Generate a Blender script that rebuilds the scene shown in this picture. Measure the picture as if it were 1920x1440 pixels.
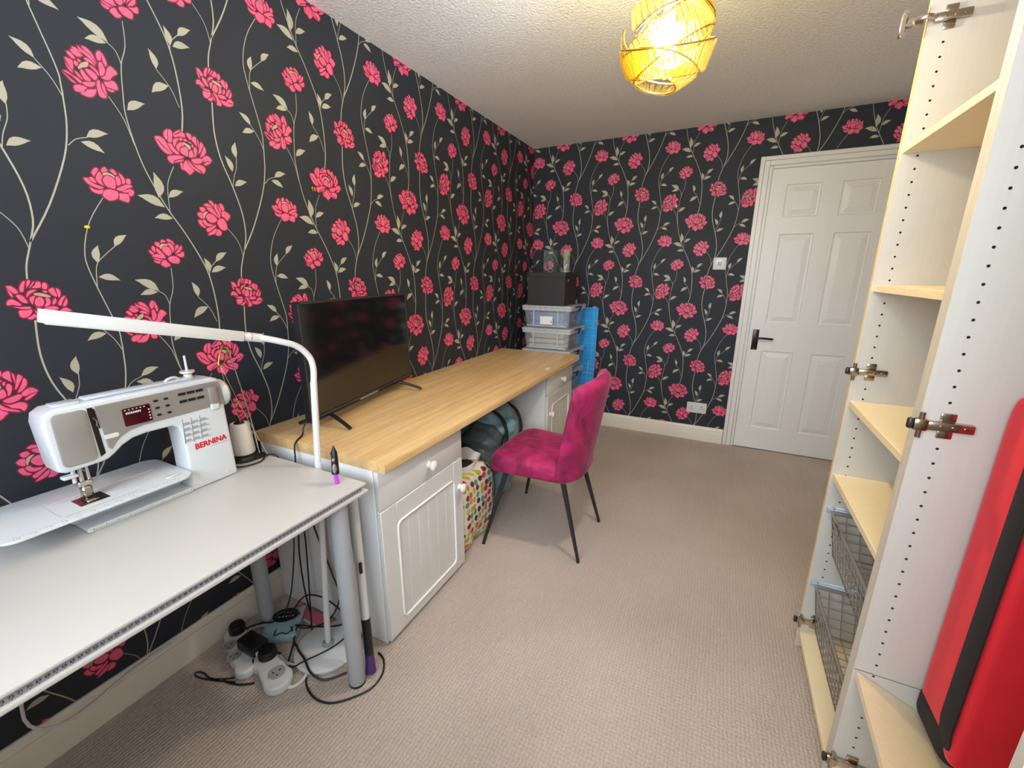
import bpy, bmesh, math, random
from mathutils import Vector, Matrix
random.seed(7)
R = math.radians
SC = bpy.context.scene
COL = SC.collection
for o in list(bpy.data.objects):
    bpy.data.objects.remove(o)

# ------------------------------------------------------------------ camera
FPX = 788.8666
PITCH, ROLL, YAW = 0.2582, 0.0022, 0.4556
cam_d = bpy.data.cameras.new('camera')
cam_d.sensor_width = 36.0
cam_d.lens = FPX / 1920.0 * 36.0
cam_d.clip_start = 0.02
cam = bpy.data.objects.new('camera', cam_d)
COL.objects.link(cam)
fw = Vector((-math.sin(YAW), math.cos(YAW), 0)); rt = Vector((math.cos(YAW), math.sin(YAW), 0)); up = Vector((0, 0, 1))
f2 = math.cos(PITCH) * fw - math.sin(PITCH) * up
u2 = math.cos(PITCH) * up + math.sin(PITCH) * fw
r3 = math.cos(ROLL) * rt + math.sin(ROLL) * u2
u3 = math.cos(ROLL) * u2 - math.sin(ROLL) * rt
cam.matrix_world = Matrix(((r3.x, u3.x, -f2.x, 1.5419), (r3.y, u3.y, -f2.y, 0.0), (r3.z, u3.z, -f2.z, 1.3153), (0, 0, 0, 1)))
SC.camera = cam

# ------------------------------------------------------------------ daylight and exposure
SKY = 13.5
LAMP = 850.0
w = bpy.data.worlds.new('sky'); SC.world = w; w.use_nodes = True
bg = w.node_tree.nodes['Background']
bg.inputs[0].default_value = (0.84, 0.92, 1.0, 1); bg.inputs[1].default_value = SKY
SC.view_settings.view_transform = 'Standard'
SC.view_settings.look = 'None'
SC.view_settings.gamma = 1.0
SC.view_settings.use_curve_mapping = False
SC.view_settings.exposure = 0.1
# window opening in the wall behind the camera: x 0.35..2.20, z 1.08..2.22, y = -0.80
WX0, WX1, WZ0, WZ1, YN = 0.35, 2.20, 1.08, 2.22, -0.80
pd = bpy.data.lights.new('window_portal', 'AREA'); pd.shape = 'RECTANGLE'
pd.size = WX1 - WX0; pd.size_y = WZ1 - WZ0; pd.cycles.is_portal = True
po = bpy.data.objects.new('window_portal', pd); COL.objects.link(po)
po.location = ((WX0 + WX1) / 2, YN - 0.11, (WZ0 + WZ1) / 2); po.rotation_euler = (R(90), 0, 0)

# ------------------------------------------------------------------ room numbers
L = 3.5548; H = 2.3093; XR = 2.53
ZW = 0.732      # worktop height
ZT = 0.700      # sewing table height

# ------------------------------------------------------------------ materials
def lin(c):
    return tuple((x / 255 / 12.92) if x / 255 <= 0.04045 else ((x / 255 + 0.055) / 1.055) ** 2.4 for x in c)
def nm(name):
    m = bpy.data.materials.new(name); m.use_nodes = True
    return m, m.node_tree.nodes, m.node_tree.links, m.node_tree.nodes['Principled BSDF']
def pm(name, rgb, rough=0.5, metal=0.0, var=0.06, vs=6.0, bump=0.0, bs=120.0, sheen=0.0, spec=0.5, coat=0.0, stretch=None, alpha=None):
    """plain procedural material: colour with slow noise variation, optional fine bump"""
    m, n, l, b = nm(name)
    c = lin(rgb)
    tc = n.new('ShaderNodeTexCoord'); src = tc.outputs['Object']
    if stretch:
        mp = n.new('ShaderNodeMapping'); mp.inputs['Scale'].default_value = stretch
        l.new(src, mp.inputs[0]); src = mp.outputs[0]
    nz = n.new('ShaderNodeTexNoise'); nz.inputs['Scale'].default_value = vs; nz.inputs['Detail'].default_value = 4
    l.new(src, nz.inputs['Vector'])
    mx = n.new('ShaderNodeMix'); mx.data_type = 'RGBA'
    mx.inputs[6].default_value = tuple(max(0, x * (1 - var)) for x in c) + (1,)
    mx.inputs[7].default_value = tuple(min(1, x * (1 + var)) for x in c) + (1,)
    l.new(nz.outputs['Fac'], mx.inputs[0]); l.new(mx.outputs[2], b.inputs['Base Color'])
    b.inputs['Roughness'].default_value = rough; b.inputs['Metallic'].default_value = metal
    b.inputs['Specular IOR Level'].default_value = spec
    if sheen:
        b.inputs['Sheen Weight'].default_value = sheen; b.inputs['Sheen Roughness'].default_value = 0.35
    if coat: b.inputs['Coat Weight'].default_value = coat; b.inputs['Coat Roughness'].default_value = 0.1
    if bump:
        n2 = n.new('ShaderNodeTexNoise'); n2.inputs['Scale'].default_value = bs; n2.inputs['Detail'].default_value = 3
        l.new(src, n2.inputs['Vector'])
        bp = n.new('ShaderNodeBump'); bp.inputs['Strength'].default_value = bump; bp.inputs['Distance'].default_value = 0.004
        l.new(n2.outputs['Fac'], bp.inputs['Height']); l.new(bp.outputs[0], b.inputs['Normal'])
    return m
def math_node(n, l, op, a, b=None, c=None):
    x = n.new('ShaderNodeMath'); x.operation = op
    for i, v in enumerate((a, b, c)):
        if v is None: continue
        if isinstance(v, (int, float)): x.inputs[i].default_value = v
        else: l.new(v, x.inputs[i])
    return x.outputs[0]

M = {}
M['wall_black'] = pm('wallpaper_black', (45, 48, 56), 0.6, var=0.12, vs=3, bump=0.12, bs=900, spec=.25)
M['stem'] = pm('wallpaper_stem', (174, 169, 149), 0.55, var=0.1)
M['petal'] = pm('wallpaper_petal', (237, 94, 132), 0.55, var=0.3, vs=45)
M['outline'] = pm('wallpaper_outline', (124, 12, 50), 0.55)
M['stamen'] = pm('wallpaper_stamen', (186, 160, 132), 0.5, var=.2, vs=80)
M['plain_wall'] = pm('painted_wall', (226, 224, 220), 0.8, bump=0.05)
M['white_paint'] = pm('white_gloss_paint', (226, 223, 219), 0.35, var=0.03, spec=0.5)
M['skirting'] = pm('cream_skirting_paint', (226, 217, 203), 0.4, var=0.04)
M['door_white'] = pm('door_white', (232, 230, 228), 0.42, var=0.03, bump=0.03, bs=300, stretch=(4, 4, .6))
M['white_plastic'] = pm('white_plastic', (214, 214, 215), 0.3, var=0.02)
M['machine_white'] = pm('machine_white', (212, 216, 222), 0.28, var=0.02, coat=.2)
M['table_white'] = pm('table_laminate', (208, 206, 204), 0.38, var=0.03)
M['silver'] = pm('brushed_silver', (168, 164, 160), 0.42, metal=0.55, var=0.05, stretch=(1, .05, 1), vs=90)
M['chrome'] = pm('chrome', (205, 200, 195), 0.18, metal=1.0, var=0.05)
M['dark_chrome'] = pm('hinge_nickel', (176, 166, 156), 0.22, metal=1.0, var=0.1)
M['pewter'] = pm('door_handle_pewter', (52, 46, 42), 0.3, metal=0.7)
M['gold'] = pm('gold_wire', (176, 138, 56), 0.3, metal=1.0)
M['black'] = pm('black_plastic', (20, 20, 22), 0.4, var=0.1)
M['black_gloss'] = pm('black_gloss', (12, 12, 14), 0.10, var=0.1, spec=.9)
M['rubber'] = pm('black_cable', (22, 22, 24), 0.5)
M['black_card'] = pm('black_card', (40, 40, 42), 0.5, var=0.1)
M['leg_grey'] = pm('grey_powder_coat', (166, 168, 174), 0.45, var=0.03)
M['chair_leg'] = pm('chair_leg_black', (34, 33, 35), 0.45)
M['carcass'] = pm('cabinet_carcass_white', (236, 237, 240), 0.4, var=0.02)
M['cab_front'] = pm('cabinet_front_grey', (219, 217, 214), 0.42, var=0.02)
M['cab_edge_highlight'] = pm('cabinet_moulding_highlight_white', (250, 248, 246), 0.4, var=0.02)  # moulding, plus painted highlights in plank grooves and along the drawer edge
M['knob'] = pm('white_ceramic', (240, 236, 232), 0.2)
M['birch'] = pm('birch_shelf', (245, 226, 190), 0.45, var=0.07, vs=4, stretch=(3, 30, 30))
M['birch_edge'] = pm('birch_edge', (232, 200, 148), 0.45, var=0.07, vs=6)
M['ward'] = pm('white_stained_oak', (203, 198, 190), 0.45, var=0.05, vs=5, stretch=(30, 30, 1.5), bump=.03, bs=30)
M['ward_edge'] = pm('white_stained_edge', (214, 204, 191), 0.45, var=0.05)
M['hole'] = pm('peg_hole_inside', (92, 72, 54), 0.8)
M['wire'] = pm('basket_wire', (166, 160, 154), 0.35, metal=0.5)
M['rail'] = pm('basket_rail', (176, 192, 214), 0.35, metal=0.2)
M['red_fabric'] = pm('red_fabric', (228, 30, 48), 0.75, var=0.1, vs=12, bump=0.1, bs=700, sheen=.2)
M['black_fabric'] = pm('black_webbing', (30, 27, 30), 0.8, var=0.15, vs=20, bump=.2, bs=500)
M['teal_fabric'] = pm('teal_nylon', (120, 160, 168), 0.45, var=0.35, vs=14, bump=.5, bs=60, sheen=.2)
M['grey_fabric'] = pm('grey_nylon', (84, 94, 97), 0.5, var=0.3, vs=14, bump=.5, bs=60)
M['thread'] = pm('white_thread', (226, 220, 214), 0.8, var=.06, bump=.3, bs=400, stretch=(1, 1, 20))
M['purple'] = pm('purple_plastic', (188, 62, 214), 0.35)
M['dark_purple'] = pm('dark_purple', (78, 40, 104), 0.5)
M['pink'] = pm('pink_cover', (196, 96, 118), 0.6)
M['teal_plastic'] = pm('pale_teal_plastic', (150, 178, 186), 0.4, var=.08)
M['grey_socket'] = pm('grey_socket', (160, 160, 160), 0.4)
M['navy'] = pm('navy_plastic', (26, 38, 78), 0.4)
M['navy_cloth'] = pm('navy_cloth', (140, 170, 215), 0.8, var=.35, vs=16)
M['beige_cloth'] = pm('beige_cloth', (232, 216, 186), 0.8, var=.2, vs=30)
M['paper'] = pm('paper_card', (236, 234, 230), 0.7)
M['tape_print'] = pm('tape_ink', (40, 40, 46), 0.6)
M['tape'] = pm('measuring_tape', (146, 146, 160), 0.55, var=.04)
M['yellow'] = pm('yellow_sticker', (236, 206, 30), 0.5)
M['ink_red'] = pm('red_print', (206, 22, 46), 0.4)
M['ink_grey'] = pm('grey_print', (110, 112, 120), 0.5)
M['screen_red'] = pm('machine_display', (62, 8, 20), 0.12, var=.5, vs=20)
M['cup_plastic'] = pm('hinge_plastic', (44, 38, 38), .4)
M['bezel'] = pm('television_bezel', (84, 82, 80), .25, metal=.6)
M['cord_white'] = pm('white_cord', (214, 212, 210), .5)

def see_through(name, tint, amount, gloss=0.08, rough=0.05, trans=0.0, dtint=None):
    m, n, l, b = nm(name)
    n.remove(b)
    out = n['Material Output']
    tr = n.new('ShaderNodeBsdfTransparent'); tr.inputs[0].default_value = tint + (1,)
    gl = n.new('ShaderNodeBsdfGlossy'); gl.inputs['Roughness'].default_value = rough
    df = n.new('ShaderNodeBsdfTranslucent' if trans else 'ShaderNodeBsdfDiffuse'); df.inputs[0].default_value = (dtint or tint) + (1,)
    lw = n.new('ShaderNodeLayerWeight'); lw.inputs['Blend'].default_value = 0.25
    m1 = n.new('ShaderNodeMixShader'); m1.inputs[0].default_value = 1 - amount
    l.new(tr.outputs[0], m1.inputs[1]); l.new(df.outputs[0], m1.inputs[2])
    m2 = n.new('ShaderNodeMixShader')
    sc_ = math_node(n, l, 'MULTIPLY_ADD', lw.outputs['Fresnel'], 0.6, gloss)
    l.new(sc_, m2.inputs[0]); l.new(m1.outputs[0], m2.inputs[1]); l.new(gl.outputs[0], m2.inputs[2])
    l.new(m2.outputs[0], out.inputs['Surface'])
    return m
M['glass'] = see_through('window_glass', (0.97, 0.98, 0.98), 0.99, 0.02, 0.01)
M['clear_plastic'] = see_through('clear_plastic', (0.90, 0.94, 0.99), 0.86, 0.05, 0.12)
M['clear_rib'] = see_through('clear_plastic_rib', (0.92, 0.95, 0.99), 0.5, 0.07, 0.15)
M['clear_glass'] = see_through('clear_glass', (0.93, 0.95, 0.94), 0.86, 0.05, 0.03)
M['green_glass'] = see_through('green_glass', (0.62, 0.70, 0.35), 0.6, 0.06, 0.05)
M['amber'] = see_through('amber_acrylic', (0.95, 0.87, 0.54), 0.978, 0.05, 0.10, trans=1, dtint=(0.50, 0.42, 0.12))

def emission(name, col, s):
    m, n, l, b = nm(name); n.remove(b)
    e = n.new('ShaderNodeEmission'); e.inputs[0].default_value = col + (1,); e.inputs[1].default_value = s
    l.new(e.outputs[0], n['Material Output'].inputs['Surface'])
    return m
M['bulb'] = emission('lit_bulb', (1.0, 0.96, 0.92), LAMP)

def carpet_mat():
    m, n, l, b = nm('ribbed_carpet')
    tc = n.new('ShaderNodeTexCoord'); sp = n.new('ShaderNodeSeparateXYZ'); l.new(tc.outputs['Object'], sp.inputs[0])
    big = n.new('ShaderNodeTexNoise'); big.inputs['Scale'].default_value = 1.6; big.inputs['Detail'].default_value = 5
    l.new(tc.outputs['Object'], big.inputs['Vector'])
    fine = n.new('ShaderNodeTexNoise'); fine.inputs['Scale'].default_value = 210; fine.inputs['Detail'].default_value = 2
    l.new(tc.outputs['Object'], fine.inputs['Vector'])
    wob = n.new('ShaderNodeTexNoise'); wob.inputs['Scale'].default_value = 55
    l.new(tc.outputs['Object'], wob.inputs['Vector'])
    wx = math_node(n, l, 'MULTIPLY_ADD', wob.outputs['Fac'], 0.013, sp.outputs['X'])
    wy = math_node(n, l, 'MULTIPLY_ADD', wob.outputs['Fac'], 0.013, sp.outputs['Y'])
    sx = math_node(n, l, 'SINE', math_node(n, l, 'MULTIPLY', wx, 2 * math.pi / 0.0115))
    sy = math_node(n, l, 'SINE', math_node(n, l, 'MULTIPLY', wy, 2 * math.pi / 0.0125))
    rib = math_node(n, l, 'ADD', math_node(n, l, 'MULTIPLY', sx, 0.75), math_node(n, l, 'MULTIPLY', sy, 0.3))
    hgt = math_node(n, l, 'MULTIPLY_ADD', fine.outputs['Fac'], 2.2, rib)
    fac = math_node(n, l, 'MULTIPLY_ADD', hgt, 0.13, math_node(n, l, 'MULTIPLY_ADD', big.outputs['Fac'], 0.9, -0.12))
    cr = n.new('ShaderNodeValToRGB')
    cr.color_ramp.elements[0].color = lin((164, 149, 138)) + (1,); cr.color_ramp.elements[0].position = 0.05
    cr.color_ramp.elements[1].color = lin((206, 190, 178)) + (1,); cr.color_ramp.elements[1].position = 0.85
    l.new(fac, cr.inputs[0]); l.new(cr.outputs[0], b.inputs['Base Color'])
    bp = n.new('ShaderNodeBump'); bp.inputs['Strength'].default_value = 0.6; bp.inputs['Distance'].default_value = 0.002
    l.new(hgt, bp.inputs['Height']); l.new(bp.outputs[0], b.inputs['Normal'])
    b.inputs['Roughness'].default_value = 0.95; b.inputs['Specular IOR Level'].default_value = 0.1
    b.inputs['Sheen Weight'].default_value = 0.15
    return m
M['carpet'] = carpet_mat()

def ceiling_mat():
    m, n, l, b = nm('textured_ceiling')
    tc = n.new('ShaderNodeTexCoord')
    a = n.new('ShaderNodeTexNoise'); a.inputs['Scale'].default_value = 80; a.inputs['Detail'].default_value = 4; a.inputs['Roughness'].default_value = .65
    l.new(tc.outputs['Object'], a.inputs['Vector'])
    cr = n.new('ShaderNodeValToRGB')
    cr.color_ramp.elements[0].color = lin((230, 228, 227)) + (1,); cr.color_ramp.elements[0].position = 0.3
    cr.color_ramp.elements[1].color = lin((250, 249, 248)) + (1,); cr.color_ramp.elements[1].position = 0.7
    l.new(a.outputs['Fac'], cr.inputs[0]); l.new(cr.outputs[0], b.inputs['Base Color'])
    bp = n.new('ShaderNodeBump'); bp.inputs['Strength'].default_value = 1.0; bp.inputs['Distance'].default_value = 0.011
    l.new(a.outputs['Fac'], bp.inputs['Height']); l.new(bp.outputs[0], b.inputs['Normal'])
    b.inputs['Roughness'].default_value = 0.9
    return m
M['ceiling'] = ceiling_mat()

def oak_mat():
    m, n, l, b = nm('oak_worktop')
    tc = n.new('ShaderNodeTexCoord'); mp = n.new('ShaderNodeMapping'); mp.inputs['Scale'].default_value = (34, 1.6, 34)
    l.new(tc.outputs['Object'], mp.inputs[0])
    a = n.new('ShaderNodeTexNoise'); a.inputs['Scale'].default_value = 1.0; a.inputs['Detail'].default_value = 6; a.inputs['Distortion'].default_value = .3
    l.new(mp.outputs[0], a.inputs['Vector'])
    mp2 = n.new('ShaderNodeMapping'); mp2.inputs['Scale'].default_value = (160, 6, 160); l.new(tc.outputs['Object'], mp2.inputs[0])
    g = n.new('ShaderNodeTexNoise'); g.inputs['Scale'].default_value = 1.0; g.inputs['Detail'].default_value = 3; l.new(mp2.outputs[0], g.inputs['Vector'])
    f = math_node(n, l, 'MULTIPLY_ADD', g.outputs['Fac'], 0.5, math_node(n, l, 'MULTIPLY', a.outputs['Fac'], 0.6))
    cr = n.new('ShaderNodeValToRGB')
    cr.color_ramp.elements[0].color = lin((190, 148, 94)) + (1,); cr.color_ramp.elements[0].position = 0.3
    cr.color_ramp.elements[1].color = lin((236, 202, 150)) + (1,); cr.color_ramp.elements[1].position = 0.78
    l.new(f, cr.inputs[0]); l.new(cr.outputs[0], b.inputs['Base Color'])
    b.inputs['Roughness'].default_value = 0.36
    return m
M['oak'] = oak_mat()

def velvet_mat():
    m, n, l, b = nm('crushed_velvet')
    tc = n.new('ShaderNodeTexCoord')
    a = n.new('ShaderNodeTexNoise'); a.inputs['Scale'].default_value = 7; a.inputs['Detail'].default_value = 6; a.inputs['Distortion'].default_value = 1.2; a.inputs['Roughness'].default_value = .6
    l.new(tc.outputs['Object'], a.inputs['Vector'])
    cr = n.new('ShaderNodeValToRGB')
    cr.color_ramp.elements[0].color = lin((112, 8, 58)) + (1,); cr.color_ramp.elements[0].position = 0.33
    cr.color_ramp.elements[1].color = lin((182, 32, 96)) + (1,); cr.color_ramp.elements[1].position = 0.62
    l.new(a.outputs['Fac'], cr.inputs[0]); l.new(cr.outputs[0], b.inputs['Base Color'])
    b.inputs['Roughness'].default_value = 0.75
    b.inputs['Sheen Weight'].default_value = 0.3; b.inputs['Sheen Roughness'].default_value = 0.3
    b.inputs['Sheen Tint'].default_value = (1, .45, .7, 1)
    f = n.new('ShaderNodeTexNoise'); f.inputs['Scale'].default_value = 160; l.new(tc.outputs['Object'], f.inputs['Vector'])
    h = math_node(n, l, 'MULTIPLY_ADD', f.outputs['Fac'], 0.15, a.outputs['Fac'])
    bp = n.new('ShaderNodeBump'); bp.inputs['Strength'].default_value = 0.35; bp.inputs['Distance'].default_value = 0.01
    l.new(h, bp.inputs['Height']); l.new(bp.outputs[0], b.inputs['Normal'])
    return m
M['velvet'] = velvet_mat()

def spots_mat():
    m, n, l, b = nm('spotted_shopper_print')
    tc = n.new('ShaderNodeTexCoord'); sy_ = n.new('ShaderNodeSeparateXYZ'); l.new(tc.outputs['Object'], sy_.inputs[0])
    mp = n.new('ShaderNodeCombineXYZ'); l.new(math_node(n, l, 'MULTIPLY', math_node(n, l, 'SUBTRACT', sy_.outputs['Y'], sy_.outputs['X']), 27), mp.inputs[0]); l.new(math_node(n, l, 'MULTIPLY', sy_.outputs['Z'], 27), mp.inputs[1])
    v = n.new('ShaderNodeTexVoronoi'); v.voronoi_dimensions = '2D'; v.inputs['Randomness'].default_value = 0.4; v.inputs['Scale'].default_value = 1.0
    l.new(mp.outputs[0], v.inputs['Vector'])
    sp = n.new('ShaderNodeSeparateColor'); l.new(v.outputs['Color'], sp.inputs[0])
    cr = n.new('ShaderNodeValToRGB'); cr.color_ramp.interpolation = 'CONSTANT'
    cols = [(206, 40, 36), (226, 150, 40), (176, 190, 60), (84, 150, 150), (70, 50, 44), (214, 110, 40), (196, 180, 70), (150, 36, 40)]
    e = cr.color_ramp.elements
    e[0].color = lin(cols[0]) + (1,); e[1].position = 1 / 8; e[1].color = lin(cols[1]) + (1,)
    for i in range(2, 8):
        x = e.new(i / 8); x.color = lin(cols[i]) + (1,)
    l.new(sp.outputs[0], cr.inputs[0])
    lt = math_node(n, l, 'LESS_THAN', v.outputs['Distance'], 0.40)
    mx = n.new('ShaderNodeMix'); mx.data_type = 'RGBA'; mx.inputs[6].default_value = lin((230, 222, 206)) + (1,)
    l.new(lt, mx.inputs[0]); l.new(cr.outputs[0], mx.inputs[7]); l.new(mx.outputs[2], b.inputs['Base Color'])
    b.inputs['Roughness'].default_value = 0.35
    nz = n.new('ShaderNodeTexNoise'); nz.inputs['Scale'].default_value = 14; l.new(tc.outputs['Object'], nz.inputs['Vector'])
    bp = n.new('ShaderNodeBump'); bp.inputs['Strength'].default_value = 0.5; bp.inputs['Distance'].default_value = 0.02
    l.new(nz.outputs['Fac'], bp.inputs['Height']); l.new(bp.outputs[0], b.inputs['Normal'])
    return m
M['spots'] = spots_mat()

def mat_print():
    """blue cutting mat: 1 cm grid, heavier 5 cm lines, protractor rays and arcs"""
    m, n, l, b = nm('cutting_mat_print')
    tc = n.new('ShaderNodeTexCoord'); sp = n.new('ShaderNodeSeparateXYZ'); l.new(tc.outputs['Object'], sp.inputs[0])
    X, Z = sp.outputs['X'], sp.outputs['Z']
    def lines(c, pitch, wd):
        fr = math_node(n, l, 'FRACT', math_node(n, l, 'DIVIDE', math_node(n, l, 'ADD', c, 10.0), pitch))
        return math_node(n, l, 'LESS_THAN', fr, wd)
    g = math_node(n, l, 'MAXIMUM', lines(X, .0127, .13), lines(Z, .0127, .13))
    g5 = math_node(n, l, 'MAXIMUM', lines(X, .0635, .05), lines(Z, .0635, .05))
    dz = math_node(n, l, 'SUBTRACT', Z, 0.22)
    rad = math_node(n, l, 'SQRT', math_node(n, l, 'ADD', math_node(n, l, 'MULTIPLY', X, X), math_node(n, l, 'MULTIPLY', dz, dz)))
    ang = math_node(n, l, 'ARCTAN2', dz, X)
    rays = math_node(n, l, 'LESS_THAN', math_node(n, l, 'FRACT', math_node(n, l, 'DIVIDE', math_node(n, l, 'ADD', ang, 10), math.pi / 6)), .05)
    arcs = math_node(n, l, 'LESS_THAN', math_node(n, l, 'FRACT', math_node(n, l, 'DIVIDE', rad, .042)), .07)
    low = math_node(n, l, 'LESS_THAN', rad, 0.36)
    pr = math_node(n, l, 'MULTIPLY', math_node(n, l, 'MAXIMUM', rays, arcs), low)
    tot = math_node(n, l, 'MAXIMUM', math_node(n, l, 'MULTIPLY', g, .35), math_node(n, l, 'MAXIMUM', math_node(n, l, 'MULTIPLY', g5, .7), math_node(n, l, 'MULTIPLY', pr, .8)))
    mx = n.new('ShaderNodeMix'); mx.data_type = 'RGBA'
    mx.inputs[6].default_value = lin((8, 146, 230)) + (1,); mx.inputs[7].default_value = lin((120, 214, 240)) + (1,)
    l.new(tot, mx.inputs[0]); l.new(mx.outputs[2], b.inputs['Base Color']); b.inputs['Roughness'].default_value = .5
    return m
M['mat_print'] = mat_print()

# ------------------------------------------------------------------ building helpers
WORLD = {}
def V(*a): return Vector(a)
def props(o, label=None, cat=None, group=None, kind=None):
    if label: o['label'] = label
    if cat: o['category'] = cat
    if group: o['group'] = group
    if kind: o['kind'] = kind
    return o
def thing(name, label, cat, loc, group=None, kind=None):
    o = bpy.data.objects.new(name, None); COL.objects.link(o); o.empty_display_size = .05
    o.location = loc; WORLD[o] = Vector(loc)
    return props(o, label, cat, group, kind)
def catmull(pts, sub=4, closed=False):
    P = [Vector(p) for p in pts]; n = len(P); out = []
    rng = range(n) if closed else range(n - 1)
    for i in rng:
        if closed: p0, p1, p2, p3 = P[i - 1], P[i], P[(i + 1) % n], P[(i + 2) % n]
        else: p0, p1, p2, p3 = P[max(i - 1, 0)], P[i], P[i + 1], P[min(i + 2, n - 1)]
        for k in range(sub):
            t = k / sub
            out.append(0.5 * ((2 * p1) + (p2 - p0) * t + (2 * p0 - 5 * p1 + 4 * p2 - p3) * t * t + (3 * p1 - p0 - 3 * p2 + p3) * t ** 3))
    if not closed: out.append(P[-1].copy())
    return out

class B:
    """collects shapes, builds one mesh object"""
    def __init__(s): s.bm = bmesh.new()
    def _merge(s, t, mi=0):
        for f in t.faces: f.material_index = mi
        me = bpy.data.meshes.new('t'); t.to_mesh(me); t.free(); s.bm.from_mesh(me); bpy.data.meshes.remove(me)
    def box(s, x0, x1, y0, y1, z0, z1, bev=0.0, seg=1, mi=0, mat=None):
        t = bmesh.new(); bmesh.ops.create_cube(t, size=1)
        for v in t.verts: v.co = Vector(((x0 + x1) / 2 + v.co.x * (x1 - x0), (y0 + y1) / 2 + v.co.y * (y1 - y0), (z0 + z1) / 2 + v.co.z * (z1 - z0)))
        if bev: bmesh.ops.bevel(t, geom=list(t.edges), offset=min(bev, .49 * min(abs(x1 - x0), abs(y1 - y0), abs(z1 - z0))), segments=seg, affect='EDGES', profile=.5)
        if mat is not None: bmesh.ops.transform(t, matrix=mat, verts=t.verts)
        s._merge(t, mi); return s
    def cyl(s, p0, p1, r0, r1=None, seg=16, mi=0, cap=True):
        r1 = r0 if r1 is None else r1
        p0, p1 = Vector(p0), Vector(p1); d = p1 - p0
        t = bmesh.new(); bmesh.ops.create_cone(t, cap_ends=cap, segments=seg, radius1=r0, radius2=r1, depth=d.length)
        q = d.to_track_quat('Z', 'Y').to_matrix().to_4x4(); q.translation = (p0 + p1) / 2
        bmesh.ops.transform(t, matrix=q, verts=t.verts); s._merge(t, mi); return s
    def ball(s, c, r, sx=1, sy=1, sz=1, u=16, v=10, mi=0):
        t = bmesh.new(); bmesh.ops.create_uvsphere(t, u_segments=u, v_segments=v, radius=r)
        for q in t.verts: q.co = Vector((c[0] + q.co.x * sx, c[1] + q.co.y * sy, c[2] + q.co.z * sz))
        s._merge(t, mi); return s
    def lathe(s, prof, c, seg=24, mi=0, axis=None):
        t = bmesh.new(); rings = []
        for r, z in prof:
            if r < 1e-6: rings.append([t.verts.new((0, 0, z))])
            else: rings.append([t.verts.new((r * math.cos(2 * math.pi * k / seg), r * math.sin(2 * math.pi * k / seg), z)) for k in range(seg)])
        for a, b_ in zip(rings, rings[1:]):
            for k in range(seg):
                k2 = (k + 1) % seg
                if len(a) == 1 and len(b_) == 1: continue
                if len(a) == 1: t.faces.new((a[0], b_[k], b_[k2]))
                elif len(b_) == 1: t.faces.new((a[k], a[k2], b_[0]))
                else: t.faces.new((a[k], a[k2], b_[k2], b_[k]))
        mt = Matrix.Identity(4)
        if axis is not None: mt = Vector(axis).to_track_quat('Z', 'Y').to_matrix().to_4x4()
        mt.translation = Vector(c); bmesh.ops.transform(t, matrix=mt, verts=t.verts)
        bmesh.ops.recalc_face_normals(t, faces=t.faces); s._merge(t, mi); return s
    def tube(s, pts, r, seg=8, sub=4, closed=False, mi=0, smooth=True, flat=1.0):
        P = catmull(pts, sub, closed) if smooth else [Vector(p) for p in pts]
        n = len(P); t = bmesh.new(); rings = []; prev = None
        for i, p in enumerate(P):
            d = (P[(i + 1) % n] - P[i - 1]) if closed else (P[min(i + 1, n - 1)] - P[max(i - 1, 0)])
            if d.length < 1e-9: d = Vector((0, 0, 1))
            d.normalize()
            if prev is None:
                a = Vector((0, 0, 1)) if abs(d.z) < .9 else Vector((1, 0, 0)); a = (a - d * a.dot(d)).normalized()
            else:
                a = prev - d * prev.dot(d)
                a = a.normalized() if a.length > 1e-6 else Vector((1, 0, 0))
            prev = a; b_ = d.cross(a)
            rr = r(i / (n - 1)) if callable(r) else r
            rings.append([t.verts.new(p + (a * math.cos(2 * math.pi * k / seg) * flat + b_ * math.sin(2 * math.pi * k / seg)) * rr) for k in range(seg)])
        m = n if closed else n - 1
        for i in range(m):
            a, b_ = rings[i], rings[(i + 1) % n]
            for k in range(seg): t.faces.new((a[k], a[(k + 1) % seg], b_[(k + 1) % seg], b_[k]))
        if not closed:
            t.faces.new(rings[0][::-1]); t.faces.new(rings[-1])
        bmesh.ops.recalc_face_normals(t, faces=t.faces); s._merge(t, mi); return s
    def prism(s, poly, d0, d1, fn, bev=0.0, seg=2, mi=0):
        """extrude 2D polygon between depths d0, d1; fn(u, v, d) -> world"""
        t = bmesh.new()
        a = [t.verts.new(fn(u, v, d0)) for u, v in poly]; b_ = [t.verts.new(fn(u, v, d1)) for u, v in poly]
        n = len(poly); t.faces.new(a); t.faces.new(b_[::-1])
        for k in range(n): t.faces.new((a[k], b_[k], b_[(k + 1) % n], a[(k + 1) % n]))
        bmesh.ops.recalc_face_normals(t, faces=t.faces)
        if bev:
            ed = [e for e in t.edges if len(e.link_faces) == 2 and any(len(f.verts) == n and n != 4 or f in () for f in e.link_faces)] if n != 4 else list(t.edges)
            bmesh.ops.bevel(t, geom=ed, offset=bev, segments=seg, affect='EDGES', profile=.5)
        s._merge(t, mi); return s
    def polys(s, faces, mi=0):
        for f in faces:
            fc = s.bm.faces.new([s.bm.verts.new(p) for p in f]); fc.material_index = mi
        return s
    def grid(s, fn, nu, nv, mi=0, cu=False, cv=False):
        vs = [[s.bm.verts.new(fn(i / (nu if cu else nu - 1), j / (nv if cv else nv - 1))) for j in range(nv)] for i in range(nu)]
        for i in range(nu if cu else nu - 1):
            for j in range(nv if cv else nv - 1):
                f = s.bm.faces.new((vs[i][j], vs[(i + 1) % nu][j], vs[(i + 1) % nu][(j + 1) % nv], vs[i][(j + 1) % nv])); f.material_index = mi
        return s
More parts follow.
